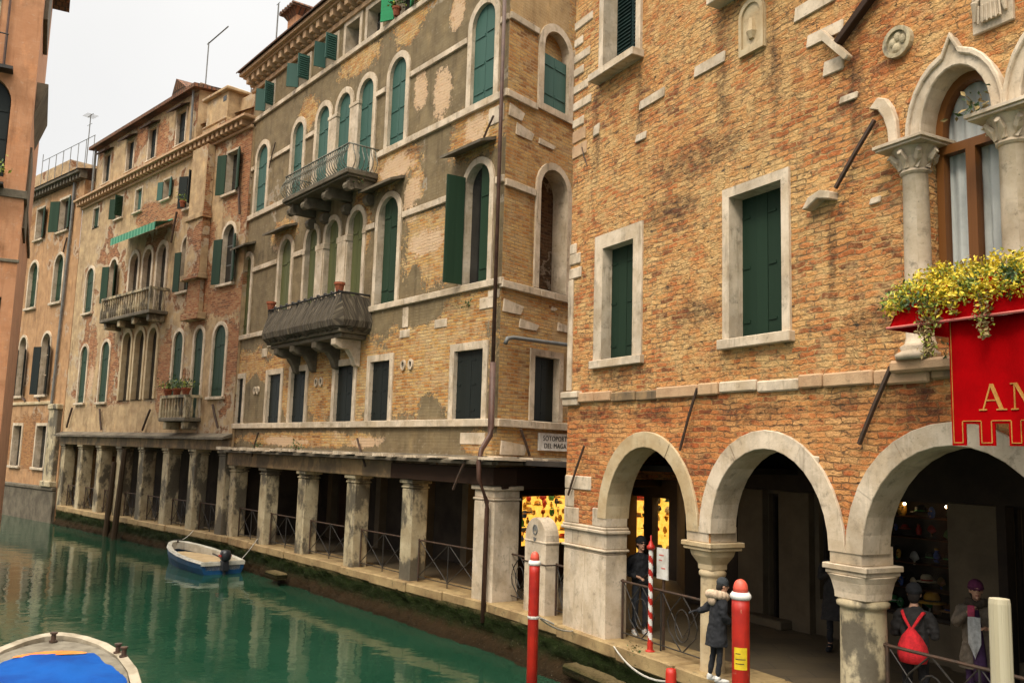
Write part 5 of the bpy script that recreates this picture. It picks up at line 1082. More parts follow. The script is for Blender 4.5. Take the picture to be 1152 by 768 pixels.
# ================================================================== BOATS
def boat_shell(mb, secs, mi=0):
    """secs: (x, half width, z gunwale, z bottom)"""
    k = len(secs); vs = []
    for x, w_, zg, zb in secs: vs += [(x, -w_, zg), (x, -w_*.97, zg-(zg-zb)*.35), (x, -w_*.8, zb+.05), (x, -.001-w_*.3, zb), (x, .001+w_*.3, zb), (x, w_*.8, zb+.05), (x, w_*.97, zg-(zg-zb)*.35), (x, w_, zg)]
    fs = [(i*8+q, i*8+q+1, (i+1)*8+q+1, (i+1)*8+q) for i in range(k-1) for q in range(7)]+[tuple(range(7, -1, -1))]
    mb.add(vs, fs, mi)
def gunwale(mb, secs, wi, th, mi=0, closed_stern=True, rise=.02):
    # broad rim following the outline
    L = [(x, -w_, zg) for x, w_, zg, zb in secs]; Rr = [(x, w_, zg) for x, w_, zg, zb in reversed(secs)]
    path = L+Rr; n = len(path); cx = sum(p[0] for p in path)/n
    inner = []
    for x, y, z in path:
        s = max(0, (abs(y)-wi))/max(abs(y), 1e-6); inner.append((min(x, path[n//2][0]-wi*1.3), y*s, z))
    out_ = [(x+(.03 if x > path[n//2][0]-.1 else 0), y*(1+.03/max(abs(y), .05)) if abs(y) > .05 else y, z-.02) for x, y, z in path]
    vs = out_+[(x, y, z+rise+.02) for x, y, z in path]+[(x, y, z+rise) for x, y, z in inner]+[(x, y, z-th) for x, y, z in inner]
    fs = [(q*n+i, q*n+i+1, (q+1)*n+i+1, (q+1)*n+i) for q in range(3) for i in range(n-1)]
    if closed_stern: fs += [(q*n+n-1, q*n, (q+1)*n, (q+1)*n+n-1) for q in range(3)]
    mb.add(vs, fs, mi)
ang = math.atan2(3.2, -2.65)
t = thing('motor_boat', 'small blue and white open motor boat moored beside the arcade with a black outboard', 'boat', (-8.45, 27.0, WZ), ang)
secs = [(0, .66, .34, -.12), (.8, .74, .36, -.14), (1.8, .76, .40, -.15), (2.7, .68, .45, -.14), (3.4, .52, .50, -.10), (3.9, .32, .54, -.02), (4.15, .12, .56, .1), (4.2, .02, .57, .2)]
m = MB(); boat_shell(m, secs); m.build('hull', M['hull_blue'], t, smooth=False)
m = MB(); gunwale(m, secs, .13, .22); m.box(-.03, .08, -.66, .66, .26, .37); m.build('gunwale', M['gelcoat'], t)
m = MB(); fl_ = [(.05, .55), (1.8, .62), (2.7, .55), (3.3, .4), (3.75, .2)]
m.add([(x, -y, .24+.03*x/3) for x, y in fl_]+[(x, y, .24+.03*x/3) for x, y in reversed(fl_)], [tuple(range(10))]); m.build('floor', M['deck_tan'], t)
m = MB()
for x, y, s in ((.5, .2, .07), (.42, .32, .05), (.8, .4, .04), (.3, .45, .06)): m.sphere((x, y, .28), (s*1.5, s, s*.7), 8, 5)
m.build('rope_coil', M['rope'], t)
mo = MB(); mo.box(-.2, .04, -.1, .1, .1, .4); mo.box(-.16, -.06, -.04, .04, -.5, .12)
mto = mo.build('outboard_motor', M['motor'], t, bevel=.02)
m = MB(); m.lathe([(.1, .4), (.155, .46), (.16, .62), (.13, .7), (.06, .72)], -.12, 0, 14, sq=.3); m.build('cowling', M['motor'], mto, smooth=True)
m = MB(); m.box(-.2, -.0, .145, .165, .53, .58); m.box(-.2, 0, -.165, -.145, .53, .58); m.build('red_stripe', M['red_paint'], mto)
MB().tube([(-.02, .02, .45), (.4, .08, .52), (.62, .1, .54)], .022, 6).build('tiller', M['black_iron'], mto)
for nm, x, y in (('cleat', 3.95, 0),):
    m = MB(); m.tube([(x, -.14, .64), (x, .14, .64)], .02, 6); m.tube([(x, 0, .55), (x, 0, .64)], .025, 6); m.build(nm, M['black_iron'], t)
q0 = Matrix.Translation((-8.45, 27.0, WZ)) @ Matrix.Rotation(ang, 4, 'Z') @ Vector((4.0, 0, .6)); q1 = W(FC, -2.6, -.03, .05)
tag(MB().tube(sag(q0, q1, .08), .012, 5).build('mooring_rope', M['rope']), 'thin rope from the bow of the small blue motor boat to the quay', 'rope', 'mooring ropes')
q0 = Matrix.Translation((-8.45, 27.0, WZ)) @ Matrix.Rotation(ang, 4, 'Z') @ Vector((.1, -.6, .4)); q1 = W(FB, -11.9, -.05, .2)
tag(MB().tube(sag(q0, q1, .03), .012, 5).build('mooring_rope', M['rope']), 'thin rope from the stern of the small blue motor boat to the arcade', 'rope', 'mooring ropes')
ang2 = math.atan2(.9, -.42)
t = thing('work_boat', 'blunt bowed grey boat under a bright blue tarpaulin in the bottom left corner', 'boat', (-3.92, 7.62, WZ), ang2)
secs = [(0, .9, .75, -.2), (1.5, 1.05, .76, -.25), (3.2, 1.12, .77, -.25), (4.6, 1.08, .79, -.25), (5.4, .96, .82, -.2), (6.1, .72, .85, -.1), (6.55, .46, .87, .05), (6.8, .24, .88, .15), (6.9, .08, .885, .2)]
m = MB(); boat_shell(m, secs); m.build('hull', M['hull_grey'], t)
m = MB(); gunwale(m, secs, .12, .3, rise=.03); m.build('gunwale', M['hull_grey'], t)
m = MB(); dk = [(2.5, .97), (4.4, .95), (5.2, .86), (6.0, .64), (6.45, .4), (6.68, .15)]; m.add([(x, -y, .84) for x, y in dk]+[(x, y, .84) for x, y in reversed(dk)], [tuple(range(12))]); m.build('bow_deck', M['deck_grey'], t)
m = MB(); nx, ny = 60, 40; vs = []
for i in range(nx+1):
    x = .2+5.35*i/nx; hw = .93 if x < 4.0 else .93-.38*((x-4.0)/1.55)**1.1
    for j in range(ny+1):
        y = -hw+2*hw*j/ny; vs.append((x, y, .86+.035*(1-(y/hw)**2)+.03*noise.noise(Vector((x*2, y*2.5, 0)))+.012*abs(noise.noise(Vector((x*5+y*3, y*4-x*2, 3))))*2))
m.add(vs, [(i*(ny+1)+j, i*(ny+1)+j+1, (i+1)*(ny+1)+j+1, (i+1)*(ny+1)+j) for i in range(nx) for j in range(ny)][::1]); m.build('tarpaulin', M['tarp'], t, smooth=True)
m = MB(); vs = []
for j in range(13):
    y = -.46+.92*j/12; vs += [(5.5, y, .895), (5.62+.2*(1-(y/.46)**2), y*.96, .885)]
m.add(vs, [(2*j, 2*j+1, 2*j+3, 2*j+2) for j in range(12)]); m.build('orange_lining', M['orange'], t)
for k, (x, y) in enumerate(((6.62, 0), (5.55, -.86), (5.3, -.93), (5.55, .86), (5.3, .93))):
    m = MB(); m.lathe([(.035, .86), (.035, .96), (.055, .97), (.055, .99), (.0, 1.0)], x, y, 10); m.lathe([(.06, .85), (.06, .875)], x, y, 10); m.build('mooring_bitt', M['iron'], t)

# ================================================================== RED AWNING, BANNER AND FLOWER BOX
t = thing('restaurant_awning', 'bright red cloth awning and banner with gold lettering below the gothic windows', 'awning', (*FA[0], 0), FA[1])
hb = MB(); xs0, xs1 = 6.5, 10.2
def frnt(x): return -.98
n = 24; vs = []
for i in range(n+1):
    x = xs0+(xs1-xs0)*i/n; wv = .012*math.sin(x*9)
    vs += [(x+(.05 if i == 0 else 0), -.86+wv, 4.80), (x, -.95+wv, 4.58), (x-(.04 if i == 0 else 0), -1.02+wv, 4.40)]
hb.add(vs, [(i*3+j, (i+1)*3+j, (i+1)*3+j+1, i*3+j+1) for i in range(n) for j in range(2)], uv=lambda v: (v.x, v.z))
hb.add([(xs0+.05, -.86, 4.8), (xs0, -.95, 4.58), (xs0-.04, -1.02, 4.40), (xs0-.04, -.02, 4.40), (xs0+.05, -.02, 4.8)], [(0, 1, 2, 3, 4)])
hb.add([(xs1, -.86, 4.8), (xs1, -1.02, 4.40), (xs1, -.02, 4.40), (xs1, -.02, 4.8)], [(0, 1, 2, 3)])
hb.build('hood', M['red_cloth'], t, smooth=True)
MB().tube([(xs0-.05, -.04, 4.41), (xs0-.05, -1.03, 4.41), (xs1, -1.03, 4.41)], .014, 5).build('piping', M['trim_pink'], t)
bn = MB(); x0, x1, zb, zt = 7.06, 10.1, 3.44, 4.42; tw, gap, td = .15, .12, .2
pts = [(x0, zt)]; x = x0
while x+tw < x1: pts += [(x, zb-td), (x+tw, zb-td), (x+tw, zb), (x+tw+gap, zb)]; x += tw+gap
pts += [(x, zt)]
def wave(mb):
    mb.v = [(x, y+.016*math.sin(x*8.5)+.008*math.sin(x*19+1), z) for x, y, z in mb.v]; return mb
bn = MB(); nn = 0
x = x0
while x < x1-.01:
    ph = (x-x0) % (tw+gap); solid = ph < tw-.001; stp = (tw if solid else gap)/5
    bn.box(x, x+stp+.0004, -.915-.0002*(nn % 2), -.9, zb-td if solid else zb, zt); x += stp; nn += 1
bo = wave(bn).build('banner', M['red_cloth'], t)
gd = MB(); e = .022
gd.box(x0+e, x0+e+.008, -.921, -.914, zb-td+e, zt)
x = x0
while x+tw < x1:
    gd.box(x+e, x+tw-e, -.921, -.914, zb-td+e, zb-td+e+.008); gd.box(x+tw-e-.008, x+tw-e, -.921, -.914, zb-td+e, zb+e); gd.box(x+tw-e, x+tw+gap+e, -.9215, -.914, zb+e, zb+e+.008)
    if x > x0: gd.box(x+e, x+e+.008, -.921, -.914, zb-td+e, zb+e)
    x += tw+gap
wave(gd).build('gold_border', M['gold'], bo)
lt = MB()
def stroke(x0, z0, x1, z1, w_): lt.prism([(x0-w_/2, z0), (x0+w_/2, z0), (x1+w_/2, z1), (x1-w_/2, z1)], -.924, -.914)
def serif(x, z, w_=.075): lt.box(x-w_/2, x+w_/2, -.925, -.914, z, z+.012)
ax, az, lh = 7.36, 3.56, .24
stroke(ax+.02, az, ax+.1, az+lh, .014); stroke(ax+.19, az, ax+.105, az+lh, .034); lt.box(ax+.05, ax+.165, -.9235, -.914, az+.085, az+.097); serif(ax+.02, az); serif(ax+.19, az, .09)
nx_ = ax+.28; stroke(nx_+.03, az, nx_+.03, az+lh, .014); stroke(nx_+.19, az, nx_+.04, az+lh, .036); stroke(nx_+.2, az+.02, nx_+.2, az+lh, .014); serif(nx_+.03, az); serif(nx_+.02, az+lh-.012, .06); serif(nx_+.2, az+lh-.012)
wave(lt).build('gold_letters', M['gold'], bo)
# flower box
t = thing('flower_box', 'long window box of yellow green trailing plants above the red awning', 'flower box', (*FA[0], 0), FA[1])
MB().box(6.55, 10.1, -.84, -.45, 4.62, 4.84).build('planter', M['terracotta'], t, bevel=.01)
def leaves(mb, n, pos, size, nm=4, bias=None):
    for _ in range(n):
        c = pos(); s = size*rnd.uniform(.6, 1.3)
        d = Vector((rnd.gauss(0, 1), rnd.gauss(-.4, 1), rnd.gauss(.3, 1))).normalized(); a = d.orthogonal().normalized(); b = d.cross(a)
        th = rnd.uniform(0, 6.28); u = a*math.cos(th)+b*math.sin(th); v = d.cross(u)
        c = Vector(c); mb.add([c-u*s, c+v*s*.5+d*s*.15, c+u*s, c-v*s*.5+d*s*.15], [(0, 1, 2, 3)], bias(c) if bias else rnd.randrange(nm))
def fpos():
    x = rnd.uniform(6.42, 10.1); h = .26+.10*noise.noise(Vector((x*1.7, 0, 5)))+.06*noise.noise(Vector((x*5, 0, 1)))
    if x < 6.7: h *= .55+(x-6.42)*1.6
    th = rnd.uniform(0, math.pi); r = math.sqrt(rnd.uniform(.25, 1))
    return (x, -.72-.42*r*math.cos(th), 4.70+h*1.35*r*math.sin(th)+rnd.uniform(-.12, .02)-(.06 if math.cos(th) > .5 else 0))
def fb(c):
    q = noise.noise(Vector((c.x*5, c.y*5, c.z*6)))+rnd.uniform(-.5, .5)+(c.z-4.85)*1.0  # lower leaves picked darker, painting in a shaded underside
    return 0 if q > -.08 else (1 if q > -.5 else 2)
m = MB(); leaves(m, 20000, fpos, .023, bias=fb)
for q in range(60):
    x = 6.5+q*.06; m.tube([(x, -.7, 4.7), (x+rnd.uniform(-.1, .1), -.85+rnd.uniform(-.1, .3), 4.9+rnd.uniform(0, .12))], .006, 4, mi=3)
def trail(cx, w_, drop, n):
    def f():
        q = rnd.random()**.8; return (cx+rnd.gauss(0, w_*(1-.5*q)), -1.04+rnd.uniform(-.05, .04), 4.66-drop*q)
    leaves(m, n, f, .024, bias=lambda c: 1 if rnd.random() < .2 else (3 if c.z < 4.45 or rnd.random() < .5 else 0))
trail(6.92, .06, .58, 420); trail(7.02, .04, .3, 120); trail(7.5, .05, .45, 260); trail(8.3, .12, .4, 300); trail(7.2, .04, .2, 90)
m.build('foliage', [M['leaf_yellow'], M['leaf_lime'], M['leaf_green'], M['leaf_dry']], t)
# small weeds and pots on walls and balconies
def pot(F, x, y, z, label, plant=0, r=.11, group='flower pots on the balconies'):
    p = W(F, x, y); t = thing('flower_pot', label, 'flower pot', (p.x, p.y, z), F[1], group)
    MB().lathe([(r*.7, 0), (r*.95, .17), (r*1.12, .18), (r*1.12, .24), (r*.9, .24)], 0, 0, 12).build('pot', M['terracotta'], t)
    if plant:
        m = MB(); leaves(m, plant, lambda: (rnd.gauss(0, r*1.3), rnd.gauss(0, r*1.2), .26+abs(rnd.gauss(0, .14))), .05, bias=lambda c: rnd.choice((2, 2, 1))); m.build('plant', [M['leaf_yellow'], M['leaf_lime'], M['leaf_green']], t)
pot(FB, -5.85, -.8, 7.04, 'terracotta pot at the right corner of the reed screened balcony', r=.13); pot(FB, -10.2, -.8, 7.04, 'terracotta pot at the left end of the reed screened balcony', r=.13)
pot(FC, -5.0, -.28, 11.98, 'pot of pale flowers on the window sill above the striped awning', 60)
for i in range(3): pot(FC, -4.6+i*.75, -.45, 4.76, ('leafy pot plant at the left end of the low beige balcony', 'leafy pot plant in the middle of the low beige balcony', 'leafy pot plant at the right end of the low beige balcony')[i], 160, r=.15)
pot(FB, -4.85, -.08, 14.42, 'pot of yellow flowers in the attic window with bright green shutters', 80)
pot(FE, -.75, -.26, 9.055, 'leafy pot plant on the wall of the orange house', 140, r=.13)
def weed(F, x, y, z, label, n=50, s=.12, sz=.04):
    p = W(F, x, y); m = MB(); leaves(m, n, lambda: (rnd.gauss(0, s), rnd.gauss(0, s*.4), abs(rnd.gauss(0, s))), sz, bias=lambda c: rnd.choice((2, 2, 3)))
    m.tube([(0, .02, -.02), (.01, 0, s)], .006, 4, mi=3)
    tag(m.build('weed', [M['leaf_yellow'], M['leaf_lime'], M['leaf_green'], M['leaf_dry']], loc=(p.x, p.y, z), rotz=F[1]), label, 'weed', 'weeds growing from the masonry')
weed(FA, 6.62, -.12, 4.16, 'dark tuft of weed below the first gothic column'); weed(FA, 6.98, -.3, 6.68, 'green sprig growing on the capital right of the gothic window', 40, .1)
weed(FB, -5.75, -.5, 9.95, 'weed hanging at the right bracket of the iron balcony', 60, .14); weed(FB, -11.7, -.35, 2.95, 'weed on the canopy below the left windows of the grey palace', 40, .12)
weed(FB, -8.9, -.35, 2.95, 'weed on the canopy under the vents of the grey palace', 50, .15); weed(FB, -1.2, -.05, 6.2, 'weed in the wall beside the drain pipe', 40, .12)
weed(FA, .95, -.08, .0, 'small green weed at the quay edge near the striped pole', 40, .08, .025)

# ================================================================== ROOF AERIALS
def aerial(F, x, y, z0, z1, label, kind):
    p = W(F, x, y); t = thing('tv_aerial', label, 'aerial', (p.x, p.y, z0), F[1], 'roof aerials'); h = z1-z0
    MB().tube([(0, 0, 0), (.02, 0, h)], .028, 5).build('mast', M['zinc'], t)
    m = MB()
    if kind == 'bar': m.tube([(-.1, 0, h-.05), (1.6, .1, h+.25)], .03, 5)
    elif kind == 'yagi':
        m.tube([(-.35, 0, h-.1), (.35, 0, h-.05)], .02, 5)
        for q in range(5): m.tube([(-.3+q*.15, -.3, h-.1), (-.3+q*.15, .3, h-.1)], .012, 4)
        m.tube([(-.3, 0, h-.6), (.3, 0, h-.6)], .015, 4)
    elif kind == 'grid':
        for q in range(4): m.tube([(q*.35, 0, 0), (q*.35, 0, h)], .02, 4)
        m.tube([(0, 0, h), (1.05, 0, h)], .02, 4)
    else: m.tube([(-.15, 0, h), (.15, 0, h)], .012, 4)
    m.build('cross_arm', M['zinc'], t)
aerial(FC, -8.9, 2, 17.6, 20.7, 'thin aerial mast with one slanting arm on the attic roof', 'bar'); aerial(FD, -5.2, 2, 16.4, 20.8, 'tall thin aerial with small cross rods on the peach house', 'yagi')
aerial(FB, -14.55, .55, 16.1, 18.9, 'plain thin rod aerial left of the orange chimney', 'rod'); aerial(FC, -6.6, 3, 17.2, 18.4, 'faint low rack of rods behind the square chimney', 'grid')
# ================================================================== SOUVENIRS
def proto_mask(c): 
    m = MB(); m.sphere((0, 0, 0), (.07, .035, .1), 10, 8); m.tube([(0, -.03, .03), (0, -.065, -.01), (0, -.03, -.02)], [.008, .016, .008], 5); m.sphere((-.028, -.032, .03), .012, 6, 4, 1); m.sphere((.028, -.032, .03), .012, 6, 4, 1); m.sphere((0, -.03, -.05), (.022, .01, .008), 6, 4, 1); return m
def proto_jar(c): m = MB(); m.lathe([(.04, -.1), (.06, -.06), (.062, .02), (.03, .07), (.03, .1), (.038, .105)], 0, 0, 10); m.lathe([(.036, .1), (.036, .13), (0, .135)], 0, 0, 10, mi=1); return m
def proto_hat(c): m = MB(); m.lathe([(.17, -.02), (.17, -.01), (.1, .0), (.095, .06), (.07, .1), (.0, .11)], 0, 0, 14); m.lathe([(.101, .0), (.1, .025)], 0, 0, 14, mi=1); return m
def proto_fan(c): m = MB(); m.prism([(0, -.08)]+[(.12*math.cos(R(20+14*k)), -.08+.18*math.sin(R(20+14*k))) for k in range(11)], -.006, .006); m.box(-.012, .012, -.012, .012, -.13, -.07, 1); return m
SV = {}
KINDS = (('carnival_mask', 'mask', proto_mask), ('glass_jar', 'jar', proto_jar), ('hat', 'hat', proto_hat), ('paper_fan', 'fan', proto_fan))
CN = ('gold', 'red', 'green', 'blue', 'cream', 'black', 'brown', 'silver')
def souvenir(loc, rz, where, grp, ki=None, ci=None, s=1.0, spot=''):
    ki = rnd.randrange(4) if ki is None else ki; ci = rnd.randrange(8) if ci is None else ci
    nm, cat, f = KINDS[ki]
    if (ki, ci) not in SV:
        SV[ki, ci] = f(0).build(nm, [GOODS[ci], GOODS[(ci+5) % 8]], smooth=True); o = SV[ki, ci]
    else: o = SV[ki, ci].copy(); COL.objects.link(o)
    o.location = loc; o.rotation_euler = (0, 0, rz); o.scale = (s, s, s)
    tag(o, '%s %s%s in %s' % (CN[ci], cat, spot, where), cat, grp)
def fill(F, x0, x1, y, levels, n, where, grp, cols, kinds=(0, 1, 2, 3), jit=.12, shelf='middle'):
    for i in range(n):
        x = x0+(x1-x0)*(i+.5)/n; z = levels[i % len(levels)]
        p = W(F, x+rnd.uniform(-.1, .1), y+rnd.uniform(-jit, jit), z+.1+rnd.uniform(-.02, .06)); souvenir(p, F[1]+rnd.uniform(-.4, .4), where, grp, rnd.choice(kinds), rnd.choice(cols), rnd.uniform(.55, 1.3), ' %s on the %s shelf' % ('left' if i < n/3 else ('right' if i >= 2*n/3 else 'centre'), shelf))
SH = ('bottom', 'second', 'third', 'fourth', 'fifth', 'top')
wS, gS = 'the lit window behind the stele', 'souvenirs in the lit shop window behind the stele'
for k, lv in enumerate((.89, 1.1, 1.32, 1.52, 1.72, 1.9)): fill(FS, 2.3, 5.2, 1.48, (lv,), 11, wS, gS, (0, 1, 2, 4, 0, 0, 3, 1), jit=.05, shelf=SH[k])
wL, gL = 'the lit shop behind the man', 'souvenirs in the lit shop behind the man'
for k, lv in enumerate((.14, .5, 1.02, 1.3, 1.52, 1.78)): fill(FA, -9.0, -6.2, 6.5, (lv,), 8, wL, gL, (0, 6, 5, 0, 4, 1), jit=.06, shelf=SH[k])
wD, gD = 'the dark window beside the red bag', 'goods in the dark shop windows'
for k, (lv, n) in enumerate(((.62, 10), (.98, 10), (1.4, 10), (1.82, 9), (2.17, 8))): fill(FA, .95, 3.3, 4.8, (lv,), n, wD, gD, (4, 5, 7, 6, 0, 1, 2, 3), jit=.08, shelf=SH[k])
souvenir(W(FA, 2.75, 4.5, .86), 0, 'the dark window, big and yellowish, beside the woman', gD, 2, 0, 1.3)
wD2 = 'the dark window beyond the bleached post'
for k, (lv, n) in enumerate(((.3, 6), (.66, 5), (1.08, 6), (1.5, 5))): fill(FA, 4.55, 6.5, 4.85, (lv,), n, wD2, gD, (1, 5, 7, 6, 4), jit=.08, shelf=SH[k])

# ================================================================== PEOPLE
VL = bpy.context.view_layer
def grown(mb_extra, chains, voxel, name, mat, parent, smooth_it=6, fold=0):
    """chains = lists of (point, radius): skinned, fused with the extra mesh and voxel-remeshed to one surface"""
    bm = bmesh.new(); sk = bm.verts.layers.skin.verify()
    for ch in chains:
        pv_ = None
        for i, (p, r) in enumerate(ch):
            v = bm.verts.new(p); rr = r if isinstance(r, tuple) else (r, r); v[sk].radius = rr; v[sk].use_root = (i == 0)
            if pv_: bm.edges.new((pv_, v))
            pv_ = v
    me = bpy.data.meshes.new('tmp'); bm.to_mesh(me); bm.free()
    o = bpy.data.objects.new('tmp', me); COL.objects.link(o)
    s = o.modifiers.new('s', 'SKIN'); s.use_smooth_shade = True; u = o.modifiers.new('u', 'SUBSURF'); u.levels = 1
    VL.update(); dg = bpy.context.evaluated_depsgraph_get()
    m1 = bpy.data.meshes.new_from_object(o.evaluated_get(dg))
    bm = bmesh.new(); bm.from_mesh(m1)
    if mb_extra:
        t_ = bpy.data.meshes.new('x'); t_.from_pydata(mb_extra.v, [], mb_extra.f); bm.from_mesh(t_)
    me2 = bpy.data.meshes.new('tmp2'); bm.to_mesh(me2); bm.free()
    o.modifiers.clear(); o.data = me2
    r = o.modifiers.new('r', 'REMESH'); r.mode = 'VOXEL'; r.voxel_size = voxel
    c = o.modifiers.new('c', 'SMOOTH'); c.factor = .5; c.iterations = smooth_it
    VL.update(); dg = bpy.context.evaluated_depsgraph_get()
    out = bpy.data.meshes.new_from_object(o.evaluated_get(dg)); out.name = name
    bpy.data.objects.remove(o)
    if fold:        # creases of the cloth
        nm = [v.normal.copy() for v in out.vertices]
        for v, n_ in zip(out.vertices, nm):
            q = v.co; v.co = q+n_*fold*(noise.noise(Vector((q.x*9, q.y*9, q.z*14+q.x*6)))+.6*noise.noise(q*23))
    out.materials.clear()
    for m in (mat if isinstance(mat, (list, tuple)) else [mat]): out.materials.append(m)
    out.polygons.foreach_set('use_smooth', [True]*len(out.polygons))
    ob = bpy.data.objects.new(name, out); COL.objects.link(ob); ob.parent = parent; return ob
def V3(*a): return Vector(a)
def person(label, loc, face, h, arms, legs, coat, trousers, coat_hem=.92, hat=None, hair=None, shoes='black_cloth', lean=0.0, head_turn=0.0, head_tilt=0.0, puffy=1.0, hood=None, fur=None, group=None, gloves=None):
    """local frame: faces +Y, x to the person's right.  arms/legs: dict side -> [elbow, wrist] / [knee, ankle, toe dir]"""
    s = h/1.75; rz = math.atan2(face[1], face[0])-math.pi/2
    t = thing('person', label, 'person', loc, rz, group)
    def L(p): q = Vector(p)*s; q.y += lean*max(0, q.z-.9*s)*.9; return q
    hip, sp_, ch, nk = L((0, 0, .93)), L((0, -.01, 1.12)), L((0, 0, 1.33)), L((0, .0, 1.48))
    hb = L((0, .015, 1.55)); hc = L((0, .03, 1.635))
    HT = Matrix.Translation(hc) @ Matrix.Rotation(head_turn, 4, 'Z') @ Matrix.Rotation(head_tilt, 4, 'X')
    body = [[(hip, (.15*s, .10*s)), (sp_, (.135*s, .095*s)), (ch, (.155*s, .10*s)), (L((0, 0, 1.42)), (.11*s, .075*s)), (nk, .055*s), (hb, .052*s), (hc, .05*s)]]
    jacket = [[(L((0, 0, coat_hem)), (.17*s*puffy, .135*s*puffy)), (L((0, 0, max(coat_hem+.1, 1.0))), (.172*s*puffy, .135*s*puffy)), (sp_, (.165*s*puffy, .13*s*puffy)), (ch, (.175*s*puffy, .13*s*puffy)), (L((0, 0, 1.43)), (.12*s*puffy, .09*s*puffy)), (L((0, .0, 1.5)), .075*s)]]
    if coat_hem > .95: jacket[0].pop(1)
    trou = [[(L((0, 0, 1.0)), (.145*s, .105*s)), (L((0, 0, .9)), (.15*s, .115*s))]]
    hands = []
    for sd, sx in (('R', 1), ('L', -1)):
        sh = L((sx*.185, 0, 1.40)); el, wr = (L(p) for p in arms[sd][:2]); d = (wr-el).normalized()
        hd = wr+d*.085*s
        body.append([(ch, .07*s), (sh, .052*s), (sh.lerp(el, .5), .044*s), (el, .037*s), (el.lerp(wr, .35), .037*s), (wr, .024*s), (hd, (.04*s, .02*s))])
        jacket.append([(ch, .08*s), (sh, .078*s*puffy), (sh.lerp(el, .5), .068*s*puffy), (el, .06*s*puffy), (el.lerp(wr, .5), .056*s*puffy), (wr-d*.01, .045*s*puffy)])
        hands.append((sx, wr, hd, d))
        kn, an, td = (Vector(q) for q in legs[sd]); hp = L((sx*.085, 0, .9)); kn, an = kn*s, an*s
        body.append([(hip, .1*s), (hp, .082*s), (hp.lerp(kn, .5), .068*s), (kn, .05*s), (kn.lerp(an, .3), .052*s), (an, .033*s), (an+td*.06*s-V3(0, 0, .035*s), .034*s), (an+td*.15*s-V3(0, 0, .05*s), .026*s)])
        trou.append([(L((0, 0, .93)), .1*s), (hp, .093*s), (hp.lerp(kn, .5), .08*s), (kn, .062*s), (kn.lerp(an, .3), .06*s), (an+V3(0, 0, .03*s), .05*s)])
    # fingers: four unequal chains and a thumb, curled
    for sx, wr, hd, d in hands:
        up = Vector((0, 0, 1)); side = d.cross(up)
        side = side.normalized() if side.length > .1 else Vector((1, 0, 0)); nrm = side.cross(d).normalized()
        for q, (o_, ln) in enumerate(((-.030, .060), (-.010, .072), (.011, .068), (.030, .052))):
            b0 = hd+side*o_*s; b1 = b0+d*ln*.55*s; b2 = b1+(d*.6-nrm*.7).normalized()*ln*.35*s; b3 = b2+(d*.1-nrm).normalized()*ln*.3*s
            body.append([(hd-d*.03*s+side*o_*.7*s, .010*s), (b0, .010*s), (b1, .0095*s), (b2, .0085*s), (b3, .007*s)])
        ts = -side*sx if True else side
        body.append([(wr+d*.03*s, .012*s), (wr+d*.05*s+ts*.045*s, .012*s), (wr+d*.085*s+ts*.062*s-nrm*.02*s, .010*s), (wr+d*.11*s+ts*.05*s-nrm*.035*s, .008*s)])
    # head
    hm = MB(HT); k = s
    hm.sphere((0, -.005*k, .02*k), (.076*k, .095*k, .095*k), 16, 12); hm.sphere((0, .025*k, -.045*k), (.056*k, .062*k, .072*k), 14, 10)
    hm.tube([(0, .085*k, .022*k), (0, .108*k, -.012*k), (0, .092*k, -.026*k)], [.009*k, .017*k, .012*k], 6)
    for sx in (-1, 1): hm.sphere((sx*.077*k, -.005*k, -.005*k), (.012*k, .024*k, .034*k), 8, 6)
    hm.sphere((0, .087*k, -.055*k), (.026*k, .012*k, .010*k), 8, 5); hm.sphere((0, .078*k, -.095*k), (.024*k, .02*k, .018*k), 8, 5)
    b = grown(hm, body, .0085*s, 'body', [M['skin'], M['eye'], M['lips'], M[gloves or 'skin']], t, 4)
    inv = HT.inverted()
    for p in b.data.polygons:
        q = inv @ p.center/k
        if gloves and p.center.z < 1.35*s: p.material_index = 3
        elif q.y > .05 and -.012 < q.z-.012 < .012 and .018 < abs(q.x) < .044: p.material_index = 1
        elif q.y > .06 and -.064 < q.z < -.046 and abs(q.x) < .024: p.material_index = 2
        elif q.y > .05 and .026 < q.z < .036 and .014 < abs(q.x) < .05: p.material_index = 1
    cw = MB()
    if coat_hem < .8:    # skirt of a long coat
        n = 18
        pr_ = [(1.06, .17, .135), (.93, .20, .16), (coat_hem+.1, .225, .185), (coat_hem, .24, .2)]
        vs = []
        for z, rx, ry in pr_:
            for q in range(n): a = 2*math.pi*q/n; c0 = L((0, 0, z)); vs.append((c0.x+rx*s*math.cos(a)*(1+.04*math.sin(5*a)), c0.y+ry*s*math.sin(a), c0.z))
        cw.add(vs, [(i*n+q, i*n+(q+1) % n, (i+1)*n+(q+1) % n, (i+1)*n+q) for i in range(3) for q in range(n)]+[tuple(range(n)), tuple(3*n+q for q in reversed(range(n)))])
    cw2 = cw if cw.v else None
    grown(cw2, jacket, .012*s, 'coat', M[coat], t, 3, .016*s)
    grown(None, trou, .012*s, 'trousers', M[trousers], t, 3, .010*s)
